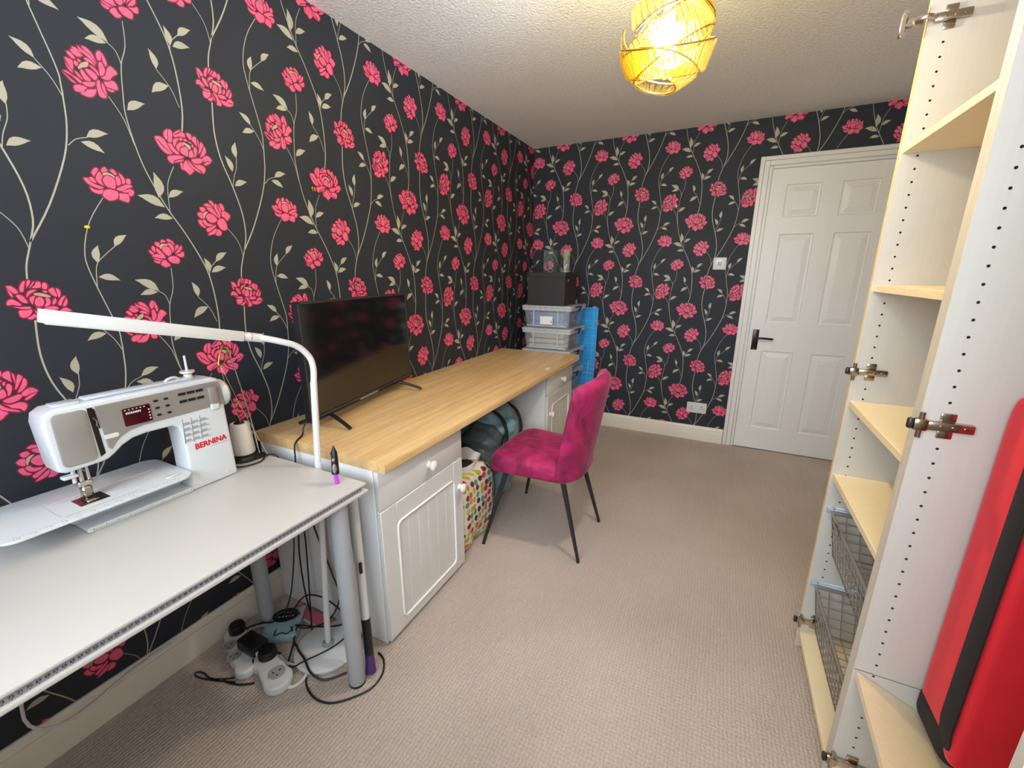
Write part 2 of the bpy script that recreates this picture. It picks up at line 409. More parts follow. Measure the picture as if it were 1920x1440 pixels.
    def build(s, name, mats, parent=None, smooth=True, label=None, cat=None, group=None, kind=None, fix=False, sub=0):
        bm = s.bm
        if fix: bmesh.ops.recalc_face_normals(bm, faces=bm.faces)
        co = [v.co for v in bm.verts]
        lo = Vector((min(c.x for c in co), min(c.y for c in co), min(c.z for c in co))); hi = Vector((max(c.x for c in co), max(c.y for c in co), max(c.z for c in co)))
        org = Vector(((lo.x + hi.x) / 2, (lo.y + hi.y) / 2, lo.z))
        for v in bm.verts: v.co -= org
        me = bpy.data.meshes.new(name); bm.to_mesh(me); bm.free()
        for m in (mats if isinstance(mats, (list, tuple)) else [mats]): me.materials.append(M[m] if isinstance(m, str) else m)
        if smooth:
            me.polygons.foreach_set('use_smooth', [True] * len(me.polygons)); me.set_sharp_from_angle(angle=R(38))
        o = bpy.data.objects.new(name, me); COL.objects.link(o)
        WORLD[o] = org
        if parent is not None:
            o.parent = parent; o.location = org - WORLD[parent]
        else: o.location = org
        if sub:
            md = o.modifiers.new('sub', 'SUBSURF'); md.levels = sub; md.render_levels = sub
        return props(o, label, cat, group, kind)
def part(name, mats, parent, *calls, **kw):
    """part('leg', 'black', root, ('box', ...), ('cyl', ...))"""
    b = B()
    for c in calls:
        getattr(b, c[0])(*[x for x in c[1:] if not isinstance(x, dict)], **(c[-1] if isinstance(c[-1], dict) else {}))
    return b.build(name, mats, parent, **kw)
def text_mesh(b, txt, size, mtx, depth=0.0004, offset=0.0, mi=0, align='LEFT'):
    cu = bpy.data.curves.new('txt', 'FONT'); cu.body = txt; cu.size = size; cu.extrude = depth; cu.offset = offset; cu.align_x = align
    cu.resolution_u = 2
    o = bpy.data.objects.new('txt', cu); me = o.to_mesh()
    t = bmesh.new(); t.from_mesh(me); o.to_mesh_clear(); bpy.data.objects.remove(o); bpy.data.curves.remove(cu)
    bmesh.ops.transform(t, matrix=mtx, verts=t.verts); b._merge(t, mi)
def frame(origin, xa, ya):
    xa, ya = Vector(xa).normalized(), Vector(ya).normalized(); za = xa.cross(ya)
    return Matrix(((xa.x, ya.x, za.x, origin[0]), (xa.y, ya.y, za.y, origin[1]), (xa.z, ya.z, za.z, origin[2]), (0, 0, 0, 1)))
def rrect(x0, x1, y0, y1, r, n=5):
    out = []
    for cx, cy, a0 in ((x1 - r, y1 - r, 0), (x0 + r, y1 - r, 90), (x0 + r, y0 + r, 180), (x1 - r, y0 + r, 270)):
        for k in range(n + 1):
            a = R(a0 + 90 * k / n); out.append((cx + r * math.cos(a), cy + r * math.sin(a)))
    return out
# ------------------------------------------------------------------ wallpaper print: one repeat, traced in tenths of a millimetre
WP_STEMS=[
 ('8903,18482 8822,17626 8895,16848 9145,16055 9348,15193 9351,14461 9202,13924 9023,13380 8957,12969',4.6,4),
 ('10822,15158 10420,14511 10182,13783 10186,13177 10479,11722 10498,11283 10481,10970 10420,10340 10225,9578 9725,8414 9202,7484',2.2,4.6),
 ('6831,19776 6779,19171 6600,18665 6503,17951 6464,17423 6544,16685 6693,16005 7036,15112 7403,14420 7739,13659 7905,13103 7971,12390 7962,11557 7838,10882',2.2,4.6),
]
WP_TWIGS=[
 '6157,17772 6400,17293 6530,16686',
 '7433,16315 7185,15787 7120,15246 7102,14974',
 '8716,14706 9039,14263 9144,13789',
 '10261,12839 10350,13379 10560,13647 10848,13911',
 '10491,17441 10342,17826 10120,18153',
 '10361,16335 10540,16520 10788,16624',
 '9153,15957 9239,16313 9379,16665 9426,16985',
 '6607,18665 6533,18962 6369,19103',
 '7910,13034 7962,13312 8205,13588',
 '7893,11589 7739,12048 7446,12433',
]
WP_LEAVES='10391,13447 10472,13901 10836,13898 11153,14225 10329,13076 10783,12990 10120,18153 9778,18456 10218,17990 9790,17846 10769,16625 11230,16819 10627,16484 11072,16320 9421,16966 9461,17451 9224,16509 9055,16957 9239,16065 9664,16265 6398,19101 5868,19432 6364,19071 5921,19004 6527,17553 6968,17846 6877,15355 6871,16033 6987,15099 6372,15347 7149,14802 6682,14776 7139,15396 7557,15628 7933,13208 7846,13658 8193,13554 8571,13860 7997,13208 8467,13367 7446,12433 7344,12891 7700,12097 7232,11790'
WP_FLOWERS=[
 ((0.047,1.553),[
  '-334,250 -264,354 -205,377 -177,333 -267,197 -297,138 -333,207',
  '-166,298 -138,254 -115,182 -152,109 -159,20 -132,-53 -233,-3 -277,98 -239,203',
  '-120,344 -50,424 -13,420 28,340 -53,308 -105,282',
  '72,370 136,410 178,380 217,303 165,260 118,313',
  '260,322 294,323 364,223 368,109 293,57 294,165 271,251',
  '165,210 222,254 260,193 264,58 164,-4 163,97',
  '406,207 484,221 500,143 468,80 385,95',
  '-533,63 -441,85 -395,2 -289,-56 -140,-98 -225,-150 -347,-120 -461,-63',
  '-422,94 -345,124 -301,72 -280,-11 -367,7',
  '-437,-124 -358,-177 -249,-182 -161,-157 -226,-278 -357,-264 -427,-209',
  '-132,91 -65,196 7,231 94,186 142,139 140,26 98,-94 -6,-88 -93,-46',
  '128,-89 218,-29 351,50 466,68 518,19 396,-35 279,-122 180,-126',
  '244,-151 368,-74 456,-37 468,-82 375,-148',
  '494,-54 533,-118 473,-221 410,-230 382,-164',
  '-200,-263 -146,-177 -52,-129 62,-133 151,-176 138,-292 75,-370 -70,-424 -157,-379 -201,-319',
  '176,-195 286,-190 359,-179 393,-267 351,-407 248,-392 145,-360 166,-277',
  ],'-99,261 -18,298 84,284 153,219 132,187 56,240 -39,234 -91,208'),
 ((0.06,1.822),[
  '-155,551 -112,510 -19,458 76,406 122,324 159,238 42,324 -64,402 -153,474',
  '-84,564 4,575 94,502 144,392 173,263 133,338 63,431 -31,483',
  '-288,469 -226,484 -157,453 -99,398 -199,408 -262,431',
  '-320,408 -255,425 -176,397 -92,347 -190,285 -254,300 -312,345',
  '-410,326 -346,341 -290,286 -261,219 -323,206 -380,251',
  '-476,176 -410,183 -331,164 -329,87 -358,-59 -408,-19 -446,83',
  '-473,111 -445,6 -399,-54 -363,-129 -425,-102 -466,-21',
  '-310,143 -254,174 -220,128 -269,51 -311,94',
  '-216,237 -160,219 -178,173 -217,187',
  '-83,306 -1,328 85,270 131,187 74,217 9,242 -65,264',
  '-15,164 49,177 128,126 162,67 155,-16 84,80',
  '-107,51 -24,71 66,33 116,-30 102,-106 40,-148 -37,-83 -86,-21',
  '-199,18 -152,-5 -108,-88 -34,-163 -71,-216 -159,-216 -195,-139 -216,-67',
  '-324,-57 -273,-97 -227,-170 -196,-228 -266,-193 -320,-124',
  '-564,-143 -487,-125 -399,-181 -305,-216 -239,-273 -267,-327 -333,-276 -405,-212 -481,-181',
  '-585,-169 -521,-214 -451,-277 -385,-323 -358,-358 -432,-349 -500,-274',
  '-234,-291 -120,-243 48,-195 12,-289 -88,-348 -191,-337',
  '-421,-443 -354,-381 -248,-366 -147,-382 -204,-451 -243,-514 -387,-551 -422,-513',
  '-320,-559 -203,-491 -156,-425 -4,-376 38,-341 19,-440 -57,-556 -145,-599 -241,-594',
  '95,-139 153,-119 152,-222 156,-344 232,-475 167,-527 80,-503 64,-394 62,-262',
  '197,-155 234,-225 246,-356 247,-450 181,-356 168,-258',
  '237,-111 324,-91 431,-24 508,-71 526,-202 447,-238 355,-227 271,-223',
  '275,-253 348,-260 433,-264 396,-307 310,-315',
  '197,-32 294,42 365,222 449,319 527,280 585,186 473,95 383,-30 293,-61',
  '208,306 278,342 303,280 317,163 267,43 186,5 190,118',
  '193,511 255,599 309,595 310,505 274,391 209,356 187,428',
  '326,592 362,495 393,364 356,269 321,328 306,413',
  ],'-246,40 -172,155 -92,214 -10,235 -40,125 -147,66 -236,5'),
 ((0.152,1.377),[
  '-468,61 -408,58 -340,-29 -392,-57 -439,-11',
  '-369,170 -336,198 -288,153 -304,15 -360,65 -384,117',
  '-266,302 -193,311 -143,277 -191,168 -258,218',
  '-110,353 -64,393 -17,385 28,340 -40,315 -115,294',
  '71,418 143,406 221,340 248,265 223,242 168,326 65,353',
  '57,309 144,303 201,230 214,133 180,55 146,31 143,130 89,214',
  '262,233 318,264 356,249 320,159 261,113 204,23 232,122',
  '394,229 438,248 434,164 376,73 284,14 219,-10 290,103',
  '-262,144 -201,115 -139,32 -63,-84 -139,-76 -241,-4 -268,59',
  '-125,107 -71,195 9,205 99,160 126,63 106,-25 27,-76 -51,-19',
  '-408,-95 -303,-33 -201,-46 -40,-122 -154,-157 -266,-139 -375,-115',
  '-381,-147 -288,-155 -178,-185 -111,-189 -224,-224 -324,-199',
  '-383,-211 -320,-231 -217,-240 -248,-305 -357,-275',
  '-223,-326 -157,-228 -63,-193 -37,-269 32,-323 -8,-378 -113,-418 -173,-369',
  '-10,-170 42,-103 137,-73 235,-87 314,-162 272,-286 158,-293 62,-267',
  '224,-37 344,6 438,70 468,32 443,-81 345,-106 291,-63',
  ],'-166,201 -96,269 50,271 41,222 -67,217 -143,117 -169,159'),
 ((0.255,1.678),[
  '-769,245 -676,294 -581,286 -497,204 -454,98 -421,1 -352,-108 -436,-80 -529,29 -615,99 -661,177',
  '-767,227 -676,160 -631,76 -534,2 -459,-73 -394,-130 -510,-142 -610,-80 -698,41 -740,145',
  '-379,548 -440,520 -508,419 -512,329 -466,237 -421,313 -415,417',
  '-353,555 -286,540 -274,466 -291,371 -332,218 -428,208 -408,316 -393,436',
  '-442,166 -341,164 -305,80 -242,3 -163,-66 -259,-94 -373,-14 -422,66',
  '-253,446 -171,544 -28,621 -95,538 -197,473 -252,381',
  '-208,444 -102,497 -9,580 62,539 72,442 -9,435 -116,421 -228,367',
  '-277,309 -138,370 -132,332 -198,250 -263,103 -299,187',
  '-104,378 -40,407 -6,376 -41,328 -107,325',
  '5,366 64,400 124,361 52,330',
  '112,558 178,588 242,571 258,508 213,403 154,456',
  '251,466 301,519 373,537 392,487 379,335 379,252 298,342 248,411',
  '418,480 445,432 445,309 418,193 415,302 408,382',
  '486,387 527,418 577,340 518,243 454,118 385,48 425,194',
  '587,315 625,240 605,124 505,4 414,-29 478,96 533,205',
  '135,344 203,347 224,311 194,297 144,319',
  '233,286 274,282 244,194 209,227',
  '-215,154 -119,256 -9,282 4,205 -100,141 -153,62 -168,-21 -230,71',
  '-126,69 -61,137 24,170 86,144 88,36 44,-95 -46,-74 -130,-25',
  '118,57 175,110 215,106 228,-55 151,-106 84,-100 92,-17',
  '292,232 343,203 357,124 303,-25 239,-73 260,48 249,141',
  '-510,-214 -400,-164 -211,-117 -56,-130 -175,-209 -317,-272 -379,-332 -402,-389 -485,-353 -518,-295',
  '-370,-356 -294,-287 -180,-237 -68,-200 -133,-267 -246,-311',
  '-198,-335 -127,-307 -146,-419 -144,-520 -195,-469',
  '-3,-213 21,-304 86,-400 171,-467 118,-532 13,-621 -49,-550 -134,-498 -128,-388 -83,-284',
  '41,-191 108,-272 188,-366 315,-439 373,-512 267,-476 164,-427 77,-375 38,-287',
  '107,-204 229,-289 388,-264 495,-306 515,-401 430,-516 386,-440 255,-381 186,-298',
  '142,-156 275,-107 436,-66 483,-126 397,-214 249,-257 173,-218',
  '483,-42 613,49 698,32 769,-66 646,-99 537,-143 483,-126',
  '495,-222 580,-148 751,-84 645,-191 533,-249',
  ],'-7,296 69,274 157,241 185,167 135,115 91,172 20,223'),
 ((0.31,1.493),[
  '-100,540 -12,538 45,464 24,379 -56,437',
  '-274,396 -163,451 -63,396 7,323 -86,345 -220,356',
  '-419,284 -294,320 -240,239 -305,177 -373,169',
  '-517,99 -428,156 -353,131 -353,50 -383,-48 -469,-3',
  '-215,309 -115,335 14,282 100,127 101,43 14,117 -111,199',
  '59,425 118,481 134,324 207,166 173,51 125,18 110,183 36,326',
  '143,463 201,388 250,255 236,169 184,289',
  '215,473 305,498 365,338 282,272 252,352',
  '277,244 356,281 528,166 480,54 393,-26 320,66 239,100',
  '-273,45 -176,137 -53,130 43,37 72,-43 -27,-129 -154,-134 -248,-48',
  '-397,-90 -306,-67 -254,-158 -95,-198 -189,-262 -309,-245 -378,-169',
  '-528,-116 -429,-79 -396,-198 -317,-287 -349,-317 -462,-272',
  '-312,-341 -163,-273 -10,-190 -5,-246 -135,-354 -261,-441 -310,-410',
  '-285,-505 -173,-413 0,-301 2,-371 -72,-475 -206,-527 -291,-540',
  '24,-327 106,-349 152,-416 123,-503 31,-538 -62,-503 -7,-428',
  '62,-100 151,7 256,31 343,-59 367,-271 281,-342 167,-330 72,-211',
  ],'-335,120 -250,183 -166,193 -264,100 -326,-28 -354,-31'),
 ((0.378,1.251),[
  '-489,368 -394,366 -322,256 -318,199 -396,195 -448,272',
  '-484,323 -424,183 -425,100 -466,159',
  '-268,344 -196,470 -141,482 -188,355 -222,228 -280,230',
  '-113,494 -59,500 -70,430 -138,341 -162,316',
  '-26,455 17,474 -39,378 -118,302',
  '42,467 109,459 100,323 -63,314 3,390',
  '144,426 201,438 229,359 188,275 117,297',
  '-199,124 -156,226 -56,275 9,260 -66,211 -143,148 -199,86',
  '213,255 320,318 345,212 352,79 263,135',
  '366,304 433,236 423,130 375,51 364,158',
  '115,244 183,243 188,190 122,205',
  '-364,155 -273,153 -223,61 -200,-44 -290,-27 -351,78',
  '-542,10 -469,64 -387,16 -313,-90 -393,-99 -465,-70 -557,-85',
  '-472,-108 -372,-132 -188,-135 -184,-187 -329,-186',
  '-155,71 -79,127 -40,119 -84,16 -127,-86 -154,-7',
  '-71,16 -4,92 62,83 94,-17 41,-133 -79,-121',
  '127,61 195,58 206,-48 150,-138 66,-148 123,-45',
  '256,3 306,54 321,-27 251,-117 227,-89',
  '345,-54 436,76 510,93 433,-31 388,-137 332,-134',
  '517,46 521,-62 471,-154 406,-158 459,-46',
  '-386,-215 -268,-215 -159,-202 -189,-304 -283,-390 -375,-391 -402,-318',
  '-287,-416 -198,-356 -136,-308 -115,-388 -212,-447',
  '-119,-204 -79,-285 -21,-434 -55,-392 -110,-309',
  '-86,-166 19,-185 68,-306 145,-431 78,-500 -29,-486 10,-409 -23,-275',
  '44,-199 161,-152 286,-158 317,-227 200,-261 105,-249',
  '123,-310 303,-320 413,-340 546,-321 415,-422 228,-437 142,-364',
  '323,-281 406,-205 491,-209 557,-294 434,-301 330,-329',
  ],'-57,184 53,194 207,130 226,77 105,94 -37,138'),
]
def P2(s): return [(int(a) / 1e4, int(b) / 1e4) for a, b in (q.split(',') for q in s.split())]
def smooth2(p, sub=2, closed=True):
    return [(v.x, v.y) for v in catmull([(a, b, 0) for a, b in p], sub, closed)]
def grow(p, d):
    n = len(p); out = []; ar = sum(p[i - 1][0] * p[i][1] - p[i][0] * p[i - 1][1] for i in range(n)); sg = 1 if ar > 0 else -1
    for i in range(n):
        ax, ay = p[i - 1]; bx, by = p[(i + 1) % n]; tx, ty = bx - ax, by - ay; q = math.hypot(tx, ty) or 1
        out.append((p[i][0] + sg * ty / q * d, p[i][1] - sg * tx / q * d))
    return out
def ribbon(p, w0, w1):
    c = smooth2(p, 4, False); n = len(c); Lf = []; Rt = []
    for i in range(n):
        ax, ay = c[max(i - 1, 0)]; bx, by = c[min(i + 1, n - 1)]; tx, ty = bx - ax, by - ay; q = math.hypot(tx, ty) or 1
        w_ = (w0 + (w1 - w0) * i / (n - 1)) / 2000
        Lf.append((c[i][0] - ty / q * w_, c[i][1] + tx / q * w_)); Rt.append((c[i][0] + ty / q * w_, c[i][1] - tx / q * w_))
    return [[Lf[i], Lf[i + 1], Rt[i + 1], Rt[i]] for i in range(n - 1)]
def leaf(b, t):
    ax, ay = t[0] - b[0], t[1] - b[1]; ln = math.hypot(ax, ay); ux, uy = ax / ln, ay / ln; px, py = -uy, ux
    bend = 0.10 * ln * (1 if ux > 0 else -1)
    prof = [(0, 0), (.12, .07), (.3, .165), (.5, .19), (.7, .15), (.86, .075)]
    c = lambda s: bend * 4 * s * (1 - s)
    a = [(s, h) for s, h in prof] + [(1.04, 0)] + [(s, -h) for s, h in reversed(prof[1:])]
    return [(b[0] + ux * s * ln + px * (h * ln + c(s)), b[1] + uy * s * ln + py * (h * ln + c(s))) for s, h in a]
TILE = []   # (polygon, lift in mm, material)
for s, w0, w1 in WP_STEMS: TILE += [(q, .10, 1) for q in ribbon(P2(s), w0 * .85, w1 * .85)]
for s in WP_TWIGS: TILE += [(q, .12, 1) for q in ribbon(P2(s), 1.9, 1.8)]
_lv = P2(WP_LEAVES)
for i in range(0, len(_lv), 2): TILE.append((leaf(_lv[i], _lv[i + 1]), .16, 1))
for (cx, cy), pets, bei in WP_FLOWERS:
    for k, s in enumerate(pets):
        q = [(a + cx, b + cy) for a, b in smooth2(P2(s))]
        TILE.append((grow(q, .0026), .22 + .004 * k, 3)); TILE.append((grow(q, -.0003), .42, 2))
    TILE.append(([(a + cx, b + cy) for a, b in smooth2(P2(bei))], .46, 4))
def clip(p, u0, u1, v0, v1):
    for ax, lim, sg in ((0, u0, 1), (0, u1, -1), (1, v0, 1), (1, v1, -1)):
        out = []
        for i in range(len(p)):
            a, b = p[i - 1], p[i]; da, db = (a[ax] - lim) * sg, (b[ax] - lim) * sg
            if (da < 0) != (db < 0):
                t = da / (da - db); out.append((a[0] + (b[0] - a[0]) * t, a[1] + (b[1] - a[1]) * t))
            if db >= 0: out.append(b)
        p = out
        if len(p) < 3: return None
    return p
def papered(name, slab, u0, u1, v0, v1, offu, offv, tw, th, fn, hole=None):
    verts, faces, mats = [], [], []
    b = B(); b.box(*slab)
    for v in b.bm.verts: verts.append(tuple(v.co))
    b.bm.verts.index_update()
    for f in b.bm.faces: faces.append([v.index for v in f.verts]); mats.append(0)
    b.bm.free()
    for i in range(-14, 12):
        for j in range(-5, 5):
            du, dv = offu + i * tw, offv + j * th
            if du + 1.2 < u0 or du - .2 > u1: continue
            for p, lift, mi in TILE:
                q = [(a + du, c + dv) for a, c in p]
                xs = [a for a, c in q]; ys = [c for a, c in q]
                if max(xs) < u0 or min(xs) > u1 or max(ys) < v0 or min(ys) > v1: continue
                if hole and min(xs) > hole[0] and max(xs) < hole[1] and max(ys) < hole[2]: continue
                if min(xs) < u0 or max(xs) > u1 or min(ys) < v0 or max(ys) > v1:
                    q = clip(q, u0, u1, v0, v1)
                    if not q: continue
                base = len(verts); verts += [fn(a, c, lift * 1e-3) for a, c in q]
                faces.append(list(range(base, base + len(q)))); mats.append(mi)
    me = bpy.data.meshes.new(name); me.from_pydata(verts, [], faces); me.polygons.foreach_set('material_index', mats)
    for k in ('wall_black', 'stem', 'petal', 'outline', 'stamen'): me.materials.append(M[k])
    o = bpy.data.objects.new(name, me); COL.objects.link(o); WORLD[o] = Vector((0, 0, 0))
    return props(o, kind='structure')

# ------------------------------------------------------------------ the room
part('floor', 'carpet', None, ('box', 0, XR, YN, L, -.06, 0), kind='structure', smooth=False)
part('ceiling', 'ceiling', None, ('box', 0, XR, YN, L, H, H + .06), kind='structure', smooth=False)
wl = papered('wall_left', (-.1, 0, YN - .1, L + .1, -.06, H + .06), YN, L, .1, H, .5925, -.006, .5283, .644, lambda u, v, d: (d, u, v))
props(wl, 'black wallpaper with pink peonies on the long left wall')
wb = papered('wall_back', (0, XR, L, L + .1, -.06, H + .06), 0, XR, .1, H, 0.0, 0.0, .5243, .6435, lambda u, v, d: (u, L - d, v), hole=(1.70, 2.49, 2.03))
props(wb, 'black wallpaper with pink peonies around the white door')
part('wall_right', 'plain_wall', None, ('box', XR, XR + .1, YN - .1, L + .1, -.06, H + .06), kind='structure', smooth=False)
part('wall_front', 'plain_wall', None, ('box', 0, WX0, YN - .1, YN, -.06, H + .06), ('box', WX1, XR, YN - .1, YN, -.06, H + .06),
     ('box', WX0, WX1, YN - .1, YN, -.06, WZ0), ('box', WX0, WX1, YN - .1, YN, WZ1, H + .06), kind='structure', smooth=False)
win = thing('window_1', None, None, ((WX0 + WX1) / 2, YN - .05, WZ0), kind='structure')
b = B()
for a in ((WX0, WX1, WZ0, WZ0 + .05), (WX0, WX1, WZ1 - .05, WZ1), (WX0, WX0 + .05, WZ0 + .05, WZ1 - .05), (WX1 - .05, WX1, WZ0 + .05, WZ1 - .05), (1.225, 1.275, WZ0 + .05, WZ1 - .05)):
    b.box(a[0], a[1], YN - .08, YN - .03, a[2], a[3], .004)
b.build('window_frame', 'white_plastic', win)
for x0, x1 in ((WX0 + .05, 1.225), (1.275, WX1 - .05)):
    part('pane', 'glass', win, ('box', x0, x1, YN - .058, YN - .052, WZ0 + .05, WZ1 - .05), smooth=False)
part('window_sill', 'white_paint', win, ('box', WX0 - .05, WX1 + .05, YN + .001, YN + .12, WZ0 - .03, WZ0 - .002, .005))

def skirt(name, fn, a0, a1):
    prof = [(0, 0), (.018, 0), (.018, .085), (.015, .092), (.017, .098), (.012, .112), (.006, .119), (0, .119)]
    b = B(); t = b.bm
    A = [t.verts.new(fn(a0, d, z)) for d, z in prof]; C = [t.verts.new(fn(a1, d, z)) for d, z in prof]; n = len(prof)
    t.faces.new(A); t.faces.new(C[::-1])
    for k in range(n): t.faces.new((A[k], C[k], C[(k + 1) % n], A[(k + 1) % n]))
    return b.build(name, 'skirting', None, kind='structure', fix=True)
skirt('baseboard_left', lambda a, d, z: (d + .0006, a, z), YN, L - .019)
skirt('baseboard_back', lambda a, d, z: (a, L - d - .0006, z), .0012, 1.667)

# door frame (architrave), door
XD0, XD1 = 1.7475, 2.440
def arch():
    b = B()
    for o_, i_, y_ in ((.078, .052, .026), (.052, .020, .020), (.020, -.0012, .0125)):
        yy = (L - y_, L - .0006)
        b.box(XD0 - o_, XD0 - i_, *yy, 0.0, 1.992 + o_, .003); b.box(XD1 + i_, XD1 + o_, *yy, 0.0, 1.992 + o_, .003)
        b.box(XD0 - i_, XD1 + i_, *yy, 1.992 + i_, 1.992 + o_, .003)
    return b.build('trim_1', 'white_paint', None, kind='structure')
arch()
door = thing('door_1', 'white six panel door with dark lever handle', None, ((XD0 + XD1) / 2, L - .008, .008), kind='structure')
cols = ((1.843, 2.041), (2.149, 2.346)); rows = ((.175, .768), (.970, 1.575), (1.682, 1.887))
b = B()
YF, YB = L - .0155, L - .0008
xs = [XD0 + .002, cols[0][0], cols[0][1], cols[1][0], cols[1][1], XD1 - .002]
for x0, x1 in ((xs[0], xs[1]), (xs[2], xs[3]), (xs[4], xs[5])): b.box(x0, x1, YF, YB, .008, 1.988)
zs = [.008] + [z for r_ in rows for z in r_] + [1.988]
for x0, x1 in ((xs[1], xs[2]), (xs[3], xs[4])):
    for k in range(0, len(zs), 2): b.box(x0, x1, YF, YB, zs[k], zs[k + 1])
b.build('door_leaf', 'door_white', door, smooth=False)
for x0, x1 in cols:
    for z0, z1 in rows:
        b = B(); t = b.bm
        rings = []
        for ins, y in ((0, YF), (.005, YF + .0095), (.013, YF + .011), (.044, YF + .001), (.046, YF + .0005)):
            rings.append([t.verts.new(p) for p in ((x0 + ins, y, z0 + ins), (x1 - ins, y, z0 + ins), (x1 - ins, y, z1 - ins), (x0 + ins, y, z1 - ins))])
        for a, c in zip(rings, rings[1:]):
            for k in range(4): t.faces.new((a[k], a[(k + 1) % 4], c[(k + 1) % 4], c[k]))
        t.faces.new(rings[-1])
        b.build('door_panel', 'door_white', door, smooth=False)
hd = part('handle_plate', 'pewter', door, ('box', 1.772, 1.811, YF - .009, YF - .0002, .773, .921, .003, 2))
part('lever', 'pewter', hd, ('cyl', (1.793, YF - .009, .862), (1.793, YF - .045, .862), .009), ('tube', [(1.793, YF - .042, .862), (1.83, YF - .047, .864), (1.87, YF - .045, .862), (1.90, YF - .043, .86)], .0075))
part('screw', 'chrome', hd, ('cyl', (1.792, YF - .0105, .912), (1.792, YF - .008, .912), .004), ('cyl', (1.792, YF - .0105, .782), (1.792, YF - .008, .782), .004))

# wall fittings
sw = thing('light_switch', 'white square light switch on the flowered wall beside the door', 'switch', (1.496, L - .001, 1.341))
part('plate', 'white_plastic', sw, ('box', 1.4525, 1.5395, L - .011, L - .0008, 1.341, 1.428, .004, 2))
part('rocker', 'grey_socket', sw, ('box', 1.484, 1.508, L - .015, L - .011, 1.372, 1.397, .002))
so = thing('wall_socket', 'white double power socket low on the flowered wall', 'socket', (1.456, L - .001, .227))
part('plate', 'white_plastic', so, ('box', 1.383, 1.529, L - .012, L - .0008, .227, .313, .004, 2))
for xc in (1.42, 1.492):
    part('pin_holes', 'black', so, ('box', xc - .003, xc + .003, L - .0125, L - .011, .276, .285), ('box', xc - .014, xc - .006, L - .0125, L - .011, .258, .262), ('box', xc + .006, xc + .014, L - .0125, L - .011, .258, .262))
part('rocker', 'white_plastic', so, ('box', 1.449, 1.463, L - .015, L - .012, .285, .303, .002))
part('wall_sticker', 'yellow', None, ('ball', (.0022, .57, 1.431), .005, .3, 1.3, .8), label='tiny yellow fleck stuck on the left wallpaper', cat='sticker')
bt = thing('wall_butterfly', 'tiny gold butterfly ornament on the left wallpaper near a peony', 'ornament', (.004, 1.31, 1.634))
for s_ in (-1, 1):
    part('wing', 'gold', bt, ('ball', (.0035, 1.31 + s_ * .006, 1.645), .006, .25, .9, 1.1), ('ball', (.0035, 1.31 + s_ * .005, 1.637), .004, .25, .9, 1))
part('wall_chip', 'paper', None, ('prism', [(1.149, 1.802), (1.166, 1.80), (1.158, 1.783)], L - .002, L - .0008, lambda u, v, d: (u, d, v)), label='small white paper scrap on the far flowered wall', cat='scrap', smooth=False)
# ------------------------------------------------------------------ worktop and cabinets
b = B()
# rounded (post-formed) front edge
prof = [(.004, ZW - .038), (.640, ZW - .038), (.644, ZW - .034), (.645, ZW - .012), (.641, ZW - .004), (.633, ZW), (.004, ZW)]
b.prism(prof, .918, 2.962, lambda x, z, y: (x, y, z))
b.build('worktop', 'oak', None, label='long oak effect worktop across two grey cabinets', cat='worktop')
part('paper_scrap', 'paper', None, ('box', .596, .616, 2.40, 2.45, ZW + .0003, ZW + .0015), label='small white paper scrap near the worktop front edge', cat='scrap')

def cabinet(y0, y1, hinge_side, label):
    c = thing('desk_cabinet', label, 'cabinet', (.3, (y0 + y1) / 2, 0), 'cabinets under the worktop')
    zt = ZW - .0385
    part('body', 'carcass', c, ('box', .022, .585, y0, y0 + .018, .002, zt, .001), ('box', .022, .585, y1 - .018, y1, .002, zt, .001),
         ('box', .022, .585, y0 + .018, y1 - .018, .05, .066), ('box', .022, .585, y0 + .018, y1 - .018, zt - .016, zt),
         ('box', .022, .028, y0 + .018, y1 - .018, .066, zt - .016), ('box', .53, .546, y0 + .018, y1 - .018, .002, .05))
    d = part('drawer', 'cab_front', c, ('box', .5865, .6055, y0 + .002, y1 - .002, .546, zt - .004, .003, 2))
    ky = (y0 + y1) / 2
    kn = lambda par, y, z: part('knob', 'knob', par, ('lathe', [(0, 0), (.014, 0), (.011, .004), (.010, .008), (.015, .013), (.0195, .019), (.0195, .025), (.014, .030), (0, .032)], (.6055, y, z), 20, {'axis': (1, 0, 0)}))
    kn(d, ky + .02, .604)
    # tongue and groove door
    z0, z1 = .016, .540; px0, px1, pz0, pz1 = y0 + .078, y1 - .07, z0 + .045, z1 - .075
    b = B()
    b.box(.5865, .6055, y0 + .002, px0, z0, z1, .002); b.box(.5865, .6055, px1, y1 - .002, z0, z1, .002)
    b.box(.5865, .6055, px0, px1, z0, pz0, .002); b.box(.5865, .6055, px0, px1, pz1, z1, .002)
    b.box(.5865, .5984, px0, px1, pz0, pz1, mi=1)  # white backing paints highlights into the grooves between the planks
    dr = b.build('door', ['cab_front', 'cab_edge_highlight'], c)
    pts = [(.6055, u, v) for u, v in rrect(px0, px1, pz0, pz1, .022, 4)]
    part('moulding', 'cab_edge_highlight', dr, ('tube', pts, .0045, 6, 1, {'closed': True, 'smooth': False}))
    n = 6; wd = (px1 - px0) / n
    for k in range(n):
        part('plank', 'cab_front', dr, ('box', .5985, .6005, px0 + k * wd + .0022, px0 + (k + 1) * wd - .0022, pz0, pz1, .0006))
    # painted highlight: lighter strip along the edge between drawer and door
    part('edge_highlight', 'cab_edge_highlight', dr, ('box', .588, .6035, y0 + .003, y1 - .003, .5402, .5425))
    kn(dr, (y1 - .03) if hinge_side == 'near' else (y0 + .045), .412)
    return c
cabinet(.920, 1.420, 'near', 'pale grey cabinet with drawer at the near end of the worktop')
cabinet(2.440, 2.925, 'far', 'pale grey cabinet with drawer at the far end of the worktop')

